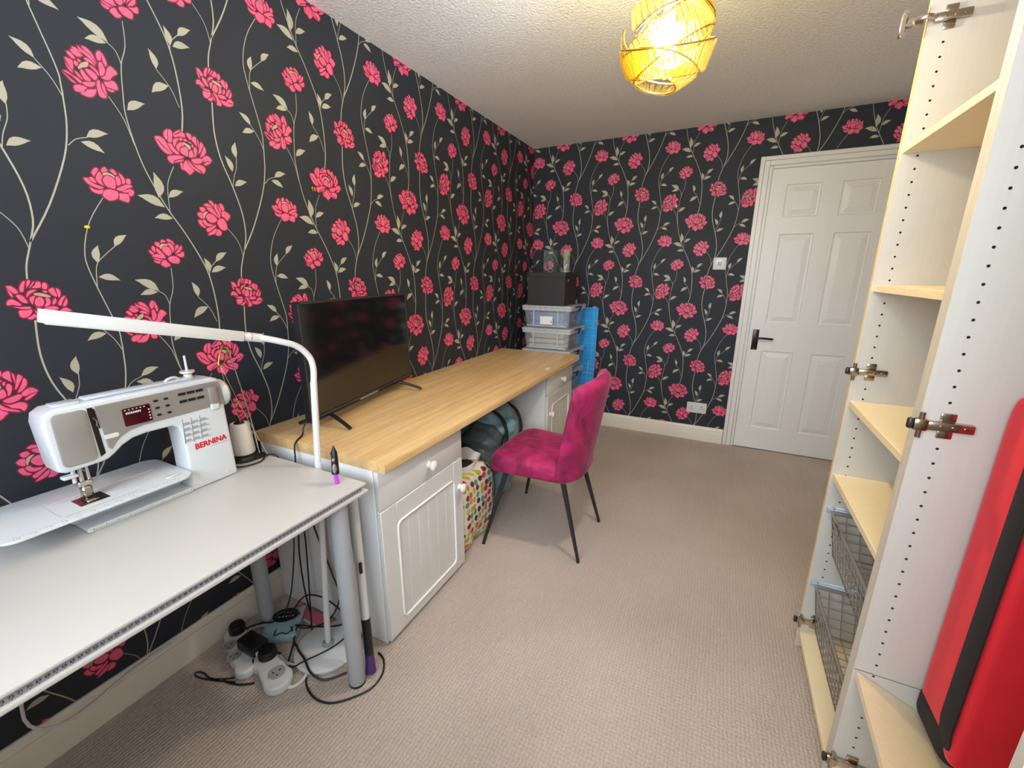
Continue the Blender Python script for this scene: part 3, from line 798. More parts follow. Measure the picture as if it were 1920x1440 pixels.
# ------------------------------------------------------------------ television
A_, C_ = Vector((.240, .985, 0)), Vector((.092, 1.722, 0))
tx = (C_ - A_).normalized(); tn = Vector((tx.y, -tx.x, 0)); TWD = (C_ - A_).length
def tvp(u, d, z): return A_ + tx * u + tn * d + Vector((0, 0, z))
tv = thing('television', 'flat black television on splayed feet on the worktop', 'television', tuple(tvp(TWD / 2, 0, ZW)))
z0, z1 = .777, 1.216
b = B()
b.prism(rrect(0, TWD, z0, z1, .006, 3), -.024, 0, lambda u, v, d: tvp(u, d, v))
b.prism(rrect(.1, TWD - .1, z0 + .03, z0 + .25, .02, 3), -.050, -.024, lambda u, v, d: tvp(u, d, v))
b.build('case', 'black', tv)
b = B(); b.prism([(.011, z0 + .022), (TWD - .011, z0 + .022), (TWD - .011, z1 - .011), (.011, z1 - .011)], .0002, .0012, lambda u, v, d: tvp(u, d, v)); b.build('screen', 'black_gloss', tv, smooth=False)
b = B()
for u0, u1, v0, v1 in ((0, TWD, z1 - .0075, z1), (0, .0075, z0, z1), (TWD - .0075, TWD, z0, z1), (0, TWD, z0 + .012, z0 + .018)):
    b.prism([(u0, v0), (u1, v0), (u1, v1), (u0, v1)], .0004, .003, lambda u, v, d: tvp(u, d, v))
b.build('bezel', 'bezel', tv, smooth=False)
b = B(); b.prism([(.30, z0 + .004), (.44, z0 + .004), (.44, z0 + .011), (.30, z0 + .011)], .0005, .0022, lambda u, v, d: tvp(u, d, v)); b.build('nameplate', 'silver', tv, smooth=False)
for u in (.115, TWD - .115):
    for s_ in (1, -1):
        du = -.012 if u < .3 else .012
        b = B(); a = tvp(u, -.012, z0 + .002); c = tvp(u + du * 3, s_ * .115 - .012, ZW + .0085)
        b.tube([a, a.lerp(c, .5) + Vector((0, 0, .003)), c], lambda t: .009 - .001 * t, 8, 3, flat=.8); b.build('foot', 'black', tv)
b = B(); b.tube([tvp(.03, -.03, .80), tvp(-.005, -.035, .76), tvp(-.02, -.03, ZW + .006), (.243, .906, ZW - .004), (.25, .895, .68), (.246, .893, .60), (.25, .89, .35), (.27, .86, .12), (.30, .83, .012)], .0032, 6)
b.build('power_cable', 'rubber', None, label='black cable dropping from the television behind the white table', cat='cable')

# ------------------------------------------------------------------ sewing table
tb = thing('sewing_table', 'white laminate table with grey tube legs and measuring tape edge', 'table', (.34, .17, 0))
b = B()
b.box(.04, .637, -.50, .845, .692, ZT, .0025, 2); b.box(.042, .630, -.497, .838, .677, .692); b.box(.04, .640, -.50, .848, .667, .677, .0025, 2)
b.build('tabletop', 'table_white', tb)
tp = part('ruler_tape', 'tape', tb, ('box', .6302, .6318, -.497, .83, .6785, .6915))
b = B()
for k in range(1, 132):
    y = .832 - .01 * k
    b.box(.6319, .6322, y - .0005, y + .0005, .6785, .6805)
    if k < 132: text_mesh(b, str(k), .0070, frame((.632, y, .6818), (0, 1, 0), (0, 0, 1)), .0002, .0001, align='CENTER')
b.build('ruler_marks', 'tape_print', tp, smooth=False, kind='stuff')
for x, y in ((.600, .762), (.106, .79), (.600, -.42), (.106, -.42)):
    lg = part('leg', 'leg_grey', tb, ('cyl', (x, y, .006), (x, y, .667), .0255, .0275, 24))
    part('foot_cap', 'black', lg, ('cyl', (x, y, .0005), (x, y, .008), .0262, .0262, 24))
# ------------------------------------------------------------------ sewing machine (u runs left along the table, n towards the wall)
MX, MY = .226, .713
def mp(u, v, n): return Vector((MX - n, MY - u, ZT + v))
sm = thing('sewing_machine', 'white and silver sewing machine with red lettering on the white table', 'sewing machine', (MX - .08, MY - .19, ZT))
out = [(.000, .004), (.006, .0005), (.130, .0005), (.126, .10), (.127, .178), (.132, .196), (.146, .206), (.205, .207), (.235, .203), (.258, .192), (.275, .178), (.290, .168), (.305, .1655), (.368, .163), (.380, .170), (.382, .186), (.386, .285), (.381, .305), (.365, .316), (.03, .318), (.012, .312), (.006, .295), (.004, .22)]
b = B(); b.prism(out, .0, .078, mp, bev=.007, seg=3); b.build('body', 'machine_white', sm)
b = B(); b.prism([(.004, .233), (.01, .298), (.02, .305), (.294, .305), (.291, .262), (.287, .197), (.281, .19), (.272, .203), (.258, .217), (.238, .226), (.21, .2305), (.1, .231)], -.0025, .004, mp, bev=.0012, seg=1); b.build('control_panel', 'silver', sm)
b = B(); b.prism(rrect(.3085, .371, .176, .304, .012, 4), -.004, .004, mp, bev=.003, seg=2); b.build('head_cover', 'silver', sm)
b = B(); b.prism([(.2975, .304), (.3075, .304), (.304, .18), (.294, .186)], -.001, .003, mp); b.build('thread_slot', 'black', sm, smooth=False)
b = B(); b.prism([(.2955, .30), (.299, .30), (.2945, .25), (.2925, .25)], -.0028, -.001, mp); b.build('thread_guide', 'screen_red', sm, smooth=False)
b = B(); b.tube([mp(.3015, .28, -.003), mp(.297, .27, -.005), mp(.299, .258, -.003)], .0015, 6); b.build('take_up_lever', 'chrome', sm)
# display
sc = B().prism(rrect(.188, .246, .238, .284, .003, 3), -.0045, -.0024, mp).build('display', 'screen_red', sm, smooth=False)
b = B()
for k in range(6): b.box(MX + .0045, MX + .0049, MY - .242 + k * .008, MY - .239 + k * .008, ZT + .2785, ZT + .2805)
for k in range(9): b.box(MX + .0045, MX + .0049, MY - .240 + k * .0036, MY - .238 + k * .0036, ZT + .2685, ZT + .2735)
for k in range(4): b.box(MX + .0045, MX + .0049, MY - .1935, MY - .1905, ZT + .244 + k * .008, ZT + .247 + k * .008)
b.build('display_symbols', 'paper', sc, smooth=False)
for i, u in enumerate((.1735, .150)):
    for j in range(3):
        B().prism([(u - .001 * j + .0055 * math.cos(a), .2865 - .0195 * j + .003 * math.sin(a)) for a in [k * math.pi / 5 for k in range(10)]], -.0048, -.0024, mp).build('button', 'black', sm)
for j in range(2):
    for k in range(3):
        u = .120 - k * .022; v = .289 - .021 * j
        B().prism([(u, v - .0035), (u - .018, v - .0035), (u - .018, v + .0035), (u, v + .0035)], -.0045, -.0024, mp).build('stitch_button', 'black', sm)
B().box(MX + .002, MX + .012, MY - .046, MY - .024, ZT + .242, ZT + .292, .004, 2).build('speed_slider', 'silver', sm)
B().box(MX + .002, MX + .008, MY - .046, MY - .022, ZT + .222, ZT + .2415, .003).build('slider_end', 'machine_white', sm)
B().lathe([(0, 0), (.036, 0), (.041, .005), (.041, .020), (.034, .028), (0, .028)], mp(.006, .258, .04), 28, axis=(0, 1, 0)).build('handwheel', 'white_plastic', sm)
b = B()
b.prism(rrect(.262, .291, .2245 - .005, .2245 + .006, .004, 3), -.004, -.002, mp)
b.build('start_button', 'white_plastic', sm)
# stitch chart
ch = B()
for j in range(4):
    for k in range(3): ch.prism(rrect(.114 - k * .022 - .008 + j * .001, .114 - k * .022 + .008 + j * .001, .204 - j * .0165 - .0022, .204 - j * .0165 + .0022, .002, 2), -.002, .0005, mp)
ch.build('stitch_keys', 'grey_socket', sm)
ch = B()
for k in range(3): ch.prism([(.1255 - k * .022, .145), (.1245 - k * .022, .145), (.1205 - k * .022, .216), (.1215 - k * .022, .216)], -.0008, .0005, mp)
for j in range(4): ch.prism([(.122, .1985 - j * .0165), (.055, .1985 - j * .0165), (.055, .1992 - j * .0165), (.122, .1992 - j * .0165)], -.0008, .0005, mp)
ch.build('stitch_chart', 'ink_grey', sm, smooth=False)
b = B(); text_mesh(b, 'BERNINA', .0225, frame(mp(.104, .120, -.0004), (0, 1, .03), (0, 0, 1)), .0005, .0007); bb = [v.co.y for v in b.bm.verts]
k_ = .088 / (max(bb) - min(bb)); y_ = min(bb)
for v in b.bm.verts: v.co.y = y_ + (v.co.y - y_) * k_
b.build('lettering', 'ink_red', sm, smooth=False, label='red capital lettering')
B().box(MX + .0002, MX + .0006, MY - .06, MY - .012, ZT + .1155, ZT + .1163).build('lettering_rule', 'ink_grey', sm, smooth=False)
B().lathe([(0, 0), (.006, 0), (.006, .001), (0, .002)], mp(.03, .02, 0), 16, axis=(1, 0, 0)).build('foot_socket', 'white_plastic', sm)
# top cover, spool pins
b = B(); b.prism(rrect(.07, .30, .318, .3245, .003, 2), .02, .055, mp, bev=.002); b.build('top_cover', 'machine_white', sm)
b = B(); b.prism(rrect(.31, .355, .3165, .321, .002, 2), .02, .06, mp, bev=.001); b.build('thread_lid', 'machine_white', sm)
b = B(); c = mp(.062, .318, .05); b.cyl(c, c + V(0, 0, .012), .012, .010); b.cyl(c + V(0, 0, .012), c + V(0, 0, .017), .010, .018, 20); b.cyl(c + V(0, 0, .017), c + V(0, 0, .022), .018, .018, 20); b.cyl(c + V(0, 0, .022), c + V(0, 0, .066), .0035, .003, 10)
b.build('spool_pin', 'white_plastic', sm)
b = B(); b.tube([mp(.13, .318, .03), mp(.125, .328, .03), mp(.105, .331, .035), mp(.09, .322, .04)], .004, 6); b.build('bobbin_winder', 'white_plastic', sm)
# needle, presser foot
b = B(); b.cyl(mp(.335, .165, .045), mp(.335, .105, .045), .005, .005, 12); b.cyl(mp(.322, .165, .045), mp(.322, .12, .045), .004, .004, 12); b.box(MX - .062, MX - .036, MY - .346, MY - .318, ZT + .105, ZT + .12, .003)
b.build('needle_bar', 'chrome', sm)
b = B(); b.box(MX - .056, MX - .036, MY - .342, MY - .322, ZT + .0745, ZT + .105, .004); b.box(MX - .060, MX - .018, MY - .344, MY - .320, ZT + .0690, ZT + .0745, .002)
b.cyl(mp(.335, .105, .045), mp(.335, .0695, .045), .0012, .0006, 8)
b.build('presser_foot', 'dark_chrome', sm)
b = B(); b.cyl(mp(.35, .168, .03), mp(.352, .125, .03), .004, .004, 8); b.box(MX - .04, MX - .02, MY - .372, MY - .345, ZT + .14, ZT + .148, .002); b.build('foot_lifter', 'white_plastic', sm)
# free arm and sewing surface
b = B(); b.prism(rrect(.128, .372, .012, .0600, .01, 3), .055, .125, mp); b.build('free_arm', 'machine_white', sm)
b = B()
b.prism(rrect(.129, .362, .0005, .0125, .004, 2), -.001, .12, mp, bev=.0015, seg=1); bp_ = b.build('base_plate', 'machine_white', sm)
b = B()
for k in range(46):
    u = .135 + k * .0048; h = .003 if k % 5 else .0055
    b.box(MX + .0011, MX + .0015, MY - u - .0005, MY - u + .0005, ZT + .0035, ZT + .0035 + h)
b.build('base_scale', 'ink_grey', bp_, smooth=False, kind='stuff')
ext = B()
pl = rrect(.132, .505, -.042, .188, .035, 6)
ext.prism(pl, .0610, .0680, lambda u, n, d: mp(u, d, n), bev=.002, seg=2); ex = ext.build('extension_table', 'machine_white', sm)
part('needle_plate', 'dark_chrome', ex, ('box', MX - .068, MX - .012, MY - .358, MY - .302, ZT + .0681, ZT + .0689))
b = B()
for n_, u0, u1 in ((-.002, .175, .40), (.095, .175, .40)): b.box(MX - n_ - .0012, MX - n_ + .0012, MY - u1, MY - u0, ZT + .0680, ZT + .0685)
for u in (.175, .40): b.box(MX - .095, MX + .002, MY - u - .0012, MY - u + .0012, ZT + .0680, ZT + .0685)
b.box(MX + .008, MX + .02, MY - .395, MY - .305, ZT + .0680, ZT + .0683); b.box(MX + .008, MX + .02, MY - .30, MY - .255, ZT + .0680, ZT + .0683)
b.build('arm_opening', 'ink_white' if 'ink_white' in M else 'white_plastic', ex, smooth=False)
b = B()
for k in range(66):
    u = .155 + k * .005
    h = .002 if k % 5 else .006
    b.box(MX + .026, MX + .026 + h, MY - u - .0004, MY - u + .0004, ZT + .0681, ZT + .0684)
for k in range(1, 14): text_mesh(b, str(k), .006, frame((MX + .0375, MY - .15 - .025 * k, ZT + .0683), (0, 1, 0), (-1, 0, 0)), .0001, align='CENTER')
b.build('seam_scale', 'ink_grey', ex, smooth=False, kind='stuff')
part('bobbin_latch', 'white_plastic', ex, ('box', MX - .005, MX + .012, MY - .19, MY - .155, ZT + .0680, ZT + .0725, .002))
for u, n in ((.48, .14),):
    c = mp(u, 0, n); part('support_leg', 'machine_white', ex, ('cyl', c + V(0, 0, .0005), c + V(0, 0, .0605), .008, .007, 12))
part('machine_cable', 'rubber', None, ('tube', [(.14, .721, ZT + .0045), (.2, .735, ZT + .0045), (.22, .79, ZT + .0045), (.19, .835, ZT + .005), (.215, .858, ZT - .01), (.21, .862, ZT - .10), (.22, .87, ZT - .3), (.2, .84, .15), (.19, .80, .06)], .0025, 6), label='thin black cable running off the back corner of the white table', cat='cable')

# ------------------------------------------------------------------ floor standing LED lamp
lp = thing('floor_lamp', 'slim white floor lamp with bar head reaching over the sewing machine', 'lamp', (.41, .83, 0))
part('base', 'white_plastic', lp, ('lathe', [(0, .0005), (.108, .0005), (.112, .006), (.112, .014), (.104, .019), (.092, .0185), (.088, .021), (.0, .023)], (.408, .812, 0), 40))
part('base_sticker', 'paper', lp, ('box', .494, .498, .76, .785, .0192, .0202))
part('collar', 'grey_socket', lp, ('lathe', [(.02, .0), (.02, .006), (.013, .010), (.012, .0)], (.408, .812, .0225), 20))
part('pole', 'white_plastic', lp, ('cyl', (.408, .812, .024), (.412, .880, .98), .0105, .0105, 16))
part('gooseneck', 'white_plastic', lp, ('tube', [(.412, .880, .975), (.411, .886, 1.02), (.408, .882, 1.055), (.404, .862, 1.085), (.40, .838, 1.104), (.395, .812, 1.115), (.385, .78, 1.127), (.375, .755, 1.135)], .0095, 12))
d = (Vector((.352, .336, 1.2335)) - Vector((.368, .735, 1.139)))
a = Vector((.368, .735, 1.139)); dn = d.normalized(); sd = dn.cross(Vector((0, 0, 1))).normalized(); uu = sd.cross(dn)
def lb(u, v, t): return a + sd * u + uu * v + dn * t
part('joint', 'white_plastic', lp, ('cyl', lb(0, 0, -.025), lb(0, 0, .005), .0125, .0125, 16), ('cyl', lb(0, 0, .008), lb(0, 0, .03), .013, .011, 14))
part('joint_ring', 'gold', lp, ('cyl', lb(0, 0, .004), lb(0, 0, .009), .0105, .0105, 14))
b = B(); b.prism([(-.012, -.014), (.012, -.014), (.014, -.004), (.012, .013), (-.012, .013), (-.014, -.004)], .028, d.length, lb, bev=.002); hd_ = b.build('lamp_head', 'white_plastic', lp)
b = B(); b.prism([(-.009, -.0165), (.009, -.0165), (.009, -.0142), (-.009, -.0142)], .06, d.length - .01, lb); b.build('diffuser', 'paper', hd_, smooth=False)

# ------------------------------------------------------------------ thread cone stand
cs = thing('thread_stand', 'black based cone thread stand with tall wire guide behind the sewing machine', 'thread stand', (.16, .79, ZT))
part('base', 'black', cs, ('lathe', [(0, .0005), (.046, .0005), (.048, .008), (.044, .016), (.03, .02), (0, .021)], (.138, .79, ZT), 28), ('box', .135, .19, .795, .835, ZT + .0006, ZT + .014, .005, 2))
part('cone_pin', 'black', cs, ('cyl', (.138, .79, ZT + .02), (.138, .79, ZT + .13), .004, .003, 10))
part('rod', 'chrome', cs, ('tube', [(.178, .817, ZT + .012), (.175, .808, ZT + .15), (.17, .79, ZT + .30), (.166, .778, ZT + .392)], .0022, 8))
part('thread_guide', 'gold', cs, ('tube', [(.166, .778, ZT + .39), (.17, .762, ZT + .395), (.178, .738, ZT + .345), (.18, .745, ZT + .335), (.176, .765, ZT + .36), (.168, .776, ZT + .385)], .0022, 8))
tc_ = thing('thread_cone', 'cone of white sewing thread on the black stand', 'thread', (.138, .79, ZT + .0215))
part('winding', 'thread', tc_, ('lathe', [(.0, .0), (.033, .0), (.035, .006), (.029, .10), (.026, .106), (.014, .106), (.0135, .098), (.006, .097), (.006, .0)], (.138, .79, ZT + .0215), 32))
part('core', 'black', tc_, ('lathe', [(.0055, .096), (.014, .096), (.016, .108), (.012, .111), (.0055, .108)], (.138, .79, ZT + .0215), 20))
part('thread', 'thread', tc_, ('tube', [(.15, .79, ZT + .128), (.16, .76, ZT + .25), (.178, .742, ZT + .34)], .0005, 4), ('tube', [(.178, .742, ZT + .34), (.17, .79, ZT + .18), (.19, .838, ZT + .002)], .0005, 4))

# small gadget on the table corner
gd = thing('hand_tool', 'small black and silver gadget with purple tip on the table corner', 'tool', (.564, .80, ZT))
part('tip', 'purple', gd, ('cyl', (.564, .80, ZT + .0005), (.561, .801, ZT + .034), .0065, .0065, 14))
part('grip', 'black', gd, ('tube', [(.561, .801, ZT + .032), (.558, .805, ZT + .06), (.556, .808, ZT + .085), (.553, .81, ZT + .10)], lambda t: .0115 - .003 * t, 10), ('cyl', (.553, .81, ZT + .098), (.551, .812, ZT + .116), .008, .0015, 12), ('ball', (.548, .812, ZT + .09), .009))
part('badge', 'silver', gd, ('ball', (.5665, .795, ZT + .052), .009, .5, .8, 1.7), ('ball', (.562, .798, ZT + .078), .006, .6, .8, .9))
# ------------------------------------------------------------------ velvet chair (faces the worktop, -x)
ch = thing('dining_chair', 'magenta crushed velvet chair with thin black legs at the worktop', 'chair', (.84, 1.86, 0))
def superb(c, sx, sy, sz, e1=.25, e2=.3, nu=36, nv=18, warp=None):
    def f(i, j):
        a = 2 * math.pi * i; t = -math.pi / 2 + math.pi * j
        sg = lambda x, e: math.copysign(abs(x) ** e, x)
        p = Vector((sx * sg(math.cos(t), e1) * sg(math.cos(a), e2), sy * sg(math.cos(t), e1) * sg(math.sin(a), e2), sz * sg(math.sin(t), e1)))
        return (warp(p) if warp else p) + Vector(c)
    return f
def seat_w(p):
    t = (p.x + .205) / .41                       # 0 front .. 1 back
    q = p.copy(); q.y *= 1.06 - .17 * t
    q.z += .012 * math.cos(p.y * 7) - .012 * t
    if p.z > 0: q.z += .006 * math.sin(p.x * 18) * math.cos(p.y * 9)
    q.z -= .018 * max(0, -p.x / .21) ** 4
    return q
B().grid(superb((.818, 1.848, .432), .205, .222, .048, .35, .28, 44, 20, seat_w), 44, 20, cu=True).build('seat', 'velvet', ch, fix=True)
def back_surf(i, j):
    """closed section: i round the slab section, j up"""
    a = 2 * math.pi * i
    sg = lambda x, e: math.copysign(abs(x) ** e, x)
    s = sg(math.cos(a), .55); d = sg(math.sin(a), .8)
    zz = j
    top = .878 - .030 * abs(s) ** 3.0; bot = .362 + .030 * abs(s) ** 4
    z = bot + (top - bot) * zz
    pinch = min(1, (zz * 14) ** .5, ((1 - zz) * 12) ** .5)
    half = (.212 + .002 * zz) * (1 - .06 * (1 - pinch))
    th = .036 * pinch
    y = 1.848 + s * half
    lean = .075 * max(0, (z - .45)) / .43
    xc = 1.022 + lean - .058 * abs(s) ** 2.6
    return Vector((xc + d * th, y, z))
b = B(); b.grid(back_surf, 48, 26, cu=True)
bmesh.ops.holes_fill(b.bm, edges=[e for e in b.bm.edges if len(e.link_faces) == 1], sides=60)
b.build('backrest', 'velvet', ch, fix=True)
for top, bot in (((.97, 1.70, .395), (1.074, 1.662, .0)), ((.97, 1.99, .395), (1.074, 2.036, .0)), ((.70, 1.67, .395), (.607, 1.590, .0)), ((.70, 2.03, .395), (.592, 2.140, .0))):
    tp_, bt_ = Vector(top), Vector(bot); bt_.z = .001
    lg = part('leg', 'chair_leg', ch, ('cyl', bt_ + V(0, 0, .006), tp_, .0075, .0135, 14))
    part('glide', 'black', lg, ('cyl', bt_, bt_ + V(0, 0, .006), .008, .008, 12))

# ------------------------------------------------------------------ bags under the worktop
def blob(c, s, e1, e2, amp, fr, seed, nu=40, nv=24, top=1.0):
    rnd = random.Random(seed); ph = [rnd.uniform(0, 6.28) for _ in range(6)]
    def wp(p):
        q = p.copy()
        k = (p.z / s[2] + 1) / 2
        q.x *= 1 + (top - 1) * k; q.y *= 1 + (top - 1) * k
        n_ = math.sin(fr * p.y + ph[0] + 3 * math.sin(fr * .5 * p.z + ph[1])) + .6 * math.sin(fr * 1.7 * p.z + ph[2] + p.x * fr) + .5 * math.sin(fr * 2.1 * p.y + 1.3 * fr * p.z + ph[3])
        r_ = Vector((p.x, p.y, p.z * .3)); r_ = r_.normalized() if r_.length > 1e-6 else r_
        return q + r_ * amp * n_
    return superb(c, *s, e1, e2, nu, nv, wp)
bg_ = thing('shopping_bag', 'glossy shopping bag printed with coloured spots on the floor under the worktop', 'bag', (.50, 1.59, 0))
B().grid(blob((.482, 1.595, .197), (.098, .160, .193), .3, .35, .007, 24, 3), 44, 30, cu=True).build('bag_body', 'spots', bg_, fix=True)
b = B()
def cuff(i, j):
    a = 2 * math.pi * i; r_ = .62 + .22 * j + .05 * math.sin(5 * a + 2)
    return Vector((.49 + .085 * r_ * math.cos(a), 1.60 + .12 * r_ * math.sin(a) + .02 * j, .375 + .06 * j + .014 * math.sin(3 * a + 1)))
b.grid(cuff, 40, 6, cu=True); b.build('bag_rim', 'paper', bg_)
B().ball((.49, 1.60, .392), .05, 1.0, 1.35, .55).build('bag_lining', 'black_fabric', bg_)
B().tube([(.565, 1.68, .40), (.60, 1.705, .34), (.605, 1.715, .26), (.596, 1.72, .20)], .006, 8, flat=.4).build('bag_handle', 'black_fabric', bg_)
ts = thing('rucksack', 'teal nylon rucksack with black straps tucked under the worktop', 'bag', (.33, 2.06, 0))
B().grid(blob((.36, 2.055, .285), (.155, .185, .28), .5, .55, .012, 36, 11, 64, 40), 64, 40, cu=True).build('main_compartment', 'teal_fabric', ts, fix=True)
B().grid(blob((.44, 1.878, .36), (.10, .105, .15), .6, .6, .010, 44, 5, 48, 30), 48, 30, cu=True).build('front_pocket', 'grey_fabric', ts, fix=True)
B().grid(blob((.49, 2.03, .40), (.055, .11, .10), .5, .5, .009, 50, 9, 44, 26), 44, 26, cu=True).build('top_pocket', 'teal_fabric', ts, fix=True)
for y0, y1 in ((1.93, 1.98), (2.12, 2.16)):
    B().tube([(.40, y1 + .01, .575), (.50, y1, .535), (.545, (y0 + y1) / 2 + .01, .46), (.555, y0, .38), (.52, y0 - .03, .30)], .016, 8, flat=.28).build('strap', 'black_fabric', ts)
B().tube([(.548, 1.905, .40), (.558, 1.945, .375), (.545, 1.97, .42), (.55, 1.93, .45)], .005, 6, closed=True).build('buckle', 'black', ts)

# ------------------------------------------------------------------ storage tower beside the far wall
def storage_box(z0, z1, label, front=3.0):
    x0, x1, y0, y1 = .148, .556, front, front + .40
    t = thing('storage_box', label, 'storage box', ((x0 + x1) / 2, (y0 + y1) / 2, z0), 'stacked clear storage boxes')
    b = B(); bm = b.bm; tp = .012; zt = z1 - .022
    def ring(ins, z): return [bm.verts.new((x, y, z)) for x, y in rrect(x0 + ins, x1 - ins, y0 + ins, y1 - ins, .02, 4)]
    rs = [ring(tp + .012, z0 + .001), ring(.012, zt), ring(.010, zt), ring(tp + .009, z0 + .004)]
    rs = [ring(.028, z0 + .001), ring(.014, zt), ring(.0165, zt), ring(.031, z0 + .004)]
    for a, c in zip(rs, rs[1:]):
        for k in range(len(a)): bm.faces.new((a[k], a[(k + 1) % len(a)], c[(k + 1) % len(a)], c[k]))
    bm.faces.new(rs[0][::-1]); bm.faces.new(rs[-1])
    b.build('tub', 'clear_plastic', t, fix=True)
    b = B()
    b.prism(rrect(x0 + .004, x1 - .004, y0 + .004, y1 - .004, .02, 4), zt - .016, zt + .004, lambda x, y, z: (x, y, z))
    b.build('rim', 'clear_rib', t)
    ld = B().prism(rrect(x0, x1, y0, y1, .024, 4), zt + .0045, z1 - .001, lambda x, y, z: (x, y, z), bev=.004).build('lid', 'clear_rib', t)
    for x in [x0 + .04 + k * .047 for k in range(8)]: part('lid_rib', 'clear_rib', ld, ('box', x, x + .006, y0 - .003, y0 + .001, zt - .012, z1 - .004, .001))
    for x in (x0 + .10, x1 - .11): part('wall_rib', 'clear_rib', t, ('box', x, x + .008, y0 + .008, y0 + .014, z0 + .012, zt - .016, .002))
    part('base_rib', 'clear_rib', t, ('box', x0 + .04, x1 - .04, y0 + .015, y0 + .020, z0 + .012, z0 + .02, .002))
    ym = (y0 + .14)
    part('clip', 'navy', t, ('tube', [(x1 + .002, ym - .05, z1 - .012), (x1 + .022, ym - .03, z1 - .006), (x1 + .024, ym + .03, z1 - .008), (x1 + .006, ym + .055, z1 - .03), (x1 + .004, ym + .04, z1 - .05)], .006, 8))
    return t
zz = [.0005, .2265, .397, .567, .737, .906, 1.077]
lbl = ['clear lidded box at the bottom of the storage tower', 'clear lidded box second from the floor in the tower', 'clear lidded box third from the floor in the tower',
       'clear lidded box just below worktop level in the tower', 'clear lidded box of beige packets just above the worktop', 'clear lidded box with a white label card below the black box']
boxes = [storage_box(zz[k], zz[k + 1] - .0005, lbl[k]) for k in range(6)]
part('label_card', 'paper', boxes[5], ('box', .31, .412, 2.996, 2.9985, .936, .998, .001), ('box', .40, .405, 2.9955, 2.9965, .95, .965, {'mi': 1})).data.materials.append(M['tape_print'])
for z, mt, lab in ((.74, 'beige_cloth', 'beige cloth packets'), (.909, 'navy_cloth', 'folded blue cloth'), (.40, 'navy_cloth', 'folded blue cloth'), (.57, 'navy_cloth', 'dark blue cloth'), (.003, 'navy_cloth', 'folded blue cloth'), (.23, 'navy_cloth', 'folded blue cloth')):
    k = min(range(6), key=lambda q: abs(zz[q] - z + .003))
    where = ['bottom box of the tower', 'second box from the floor', 'third box from the floor', 'box just below worktop level', 'box just above the worktop', 'box with the white label card'][k]
    t = thing('cloth_bundle', '%s inside the clear %s' % (lab, where), 'cloth', (.35, 3.2, zz[k] + .006), 'cloth inside the storage boxes')
    rnd = random.Random(k)
    for q in range(3):
        h = .035 + rnd.uniform(-.006, .012); zb = zz[k] + .007 + q * .04
        part('fold', mt, t, ('box', .19 + rnd.uniform(0, .03), .505 - rnd.uniform(0, .03), 3.045, 3.34, zb, zb + h, .014, 3))
bk = thing('lidded_box', 'black cardboard box with lid on top of the storage tower', 'box', (.335, 3.165, 1.0775))
part('box_body', 'black_card', bk, ('box', .190, .490, 3.03, 3.30, 1.0775, 1.30, .002))
part('box_lid', 'black_card', bk, ('box', .184, .496, 3.024, 3.306, 1.286, 1.320, .002))
part('finger_ring', 'chrome', bk, ('lathe', [(.005, 0), (.013, 0), (.013, .003), (.010, .005), (.005, .003)], (.4905, 3.10, 1.262), 20, {'axis': (1, 0, 0)}))
g1 = thing('glass_trophy', 'tall clear etched glass block on the black box', 'ornament', (.47, 3.14, 1.3205))
part('block', 'clear_glass', g1, ('box', .438, .482, 3.125, 3.155, 1.332, 1.488, .003))
part('gold_inlay', 'green_glass', g1, ('box', .446, .474, 3.122, 3.1248, 1.405, 1.475, .001))
part('plinth', 'green_glass', g1, ('box', .434, .486, 3.118, 3.162, 1.3206, 1.3318, .003))
g2 = thing('glass_goblet', 'tiny pale glass goblet standing on the black box', 'glass', (.475, 3.085, 1.3205))
part('bowl', 'clear_rib', g2, ('lathe', [(.0, .0), (.012, .0), (.012, .002), (.002, .004), (.002, .018), (.008, .022), (.014, .036), (.0128, .036), (.007, .0235), (.0, .02)], (.47, 3.08, 1.3206), 18))
g3 = thing('acrylic_case', 'clear acrylic case at the left of the black box top', 'case', (.33, 3.16, 1.3205))
b = B()
b.box(.29, .40, 3.10, 3.103, 1.321, 1.48); b.box(.29, .40, 3.20, 3.203, 1.321, 1.48); b.box(.29, .293, 3.103, 3.20, 1.321, 1.48); b.box(.397, .40, 3.103, 3.20, 1.321, 1.48); b.box(.29, .40, 3.10, 3.203, 1.4805, 1.4835)
b.build('case_walls', see_through('thin_acrylic', (.97, .98, .97), .99, .01, .02), g3, smooth=False)
part('case_base', 'clear_glass', g3, ('box', .286, .404, 3.096, 3.207, 1.3206, 1.3209))

# cutting mat leaning in the corner
a = Vector((.582, 3.472, .001)); 
cm = thing('cutting_mat', 'blue gridded cutting mat propped upright beside the clear boxes', 'cutting mat', (.566, 3.49, 0))
b = B(); th = .075 / 1.06
b.prism(rrect(-.0, .0, 0, 0, .0, 1) if 0 else rrect(.575, .716, .002, 1.035, .008, 3), 0, .003, lambda x, z, d: (x - .095 - (.022 * (z / 1.03) if 0 else 0), 3.452 + .078 * z / 1.035 + d, z))
b.build('mat_sheet', 'mat_print', cm)
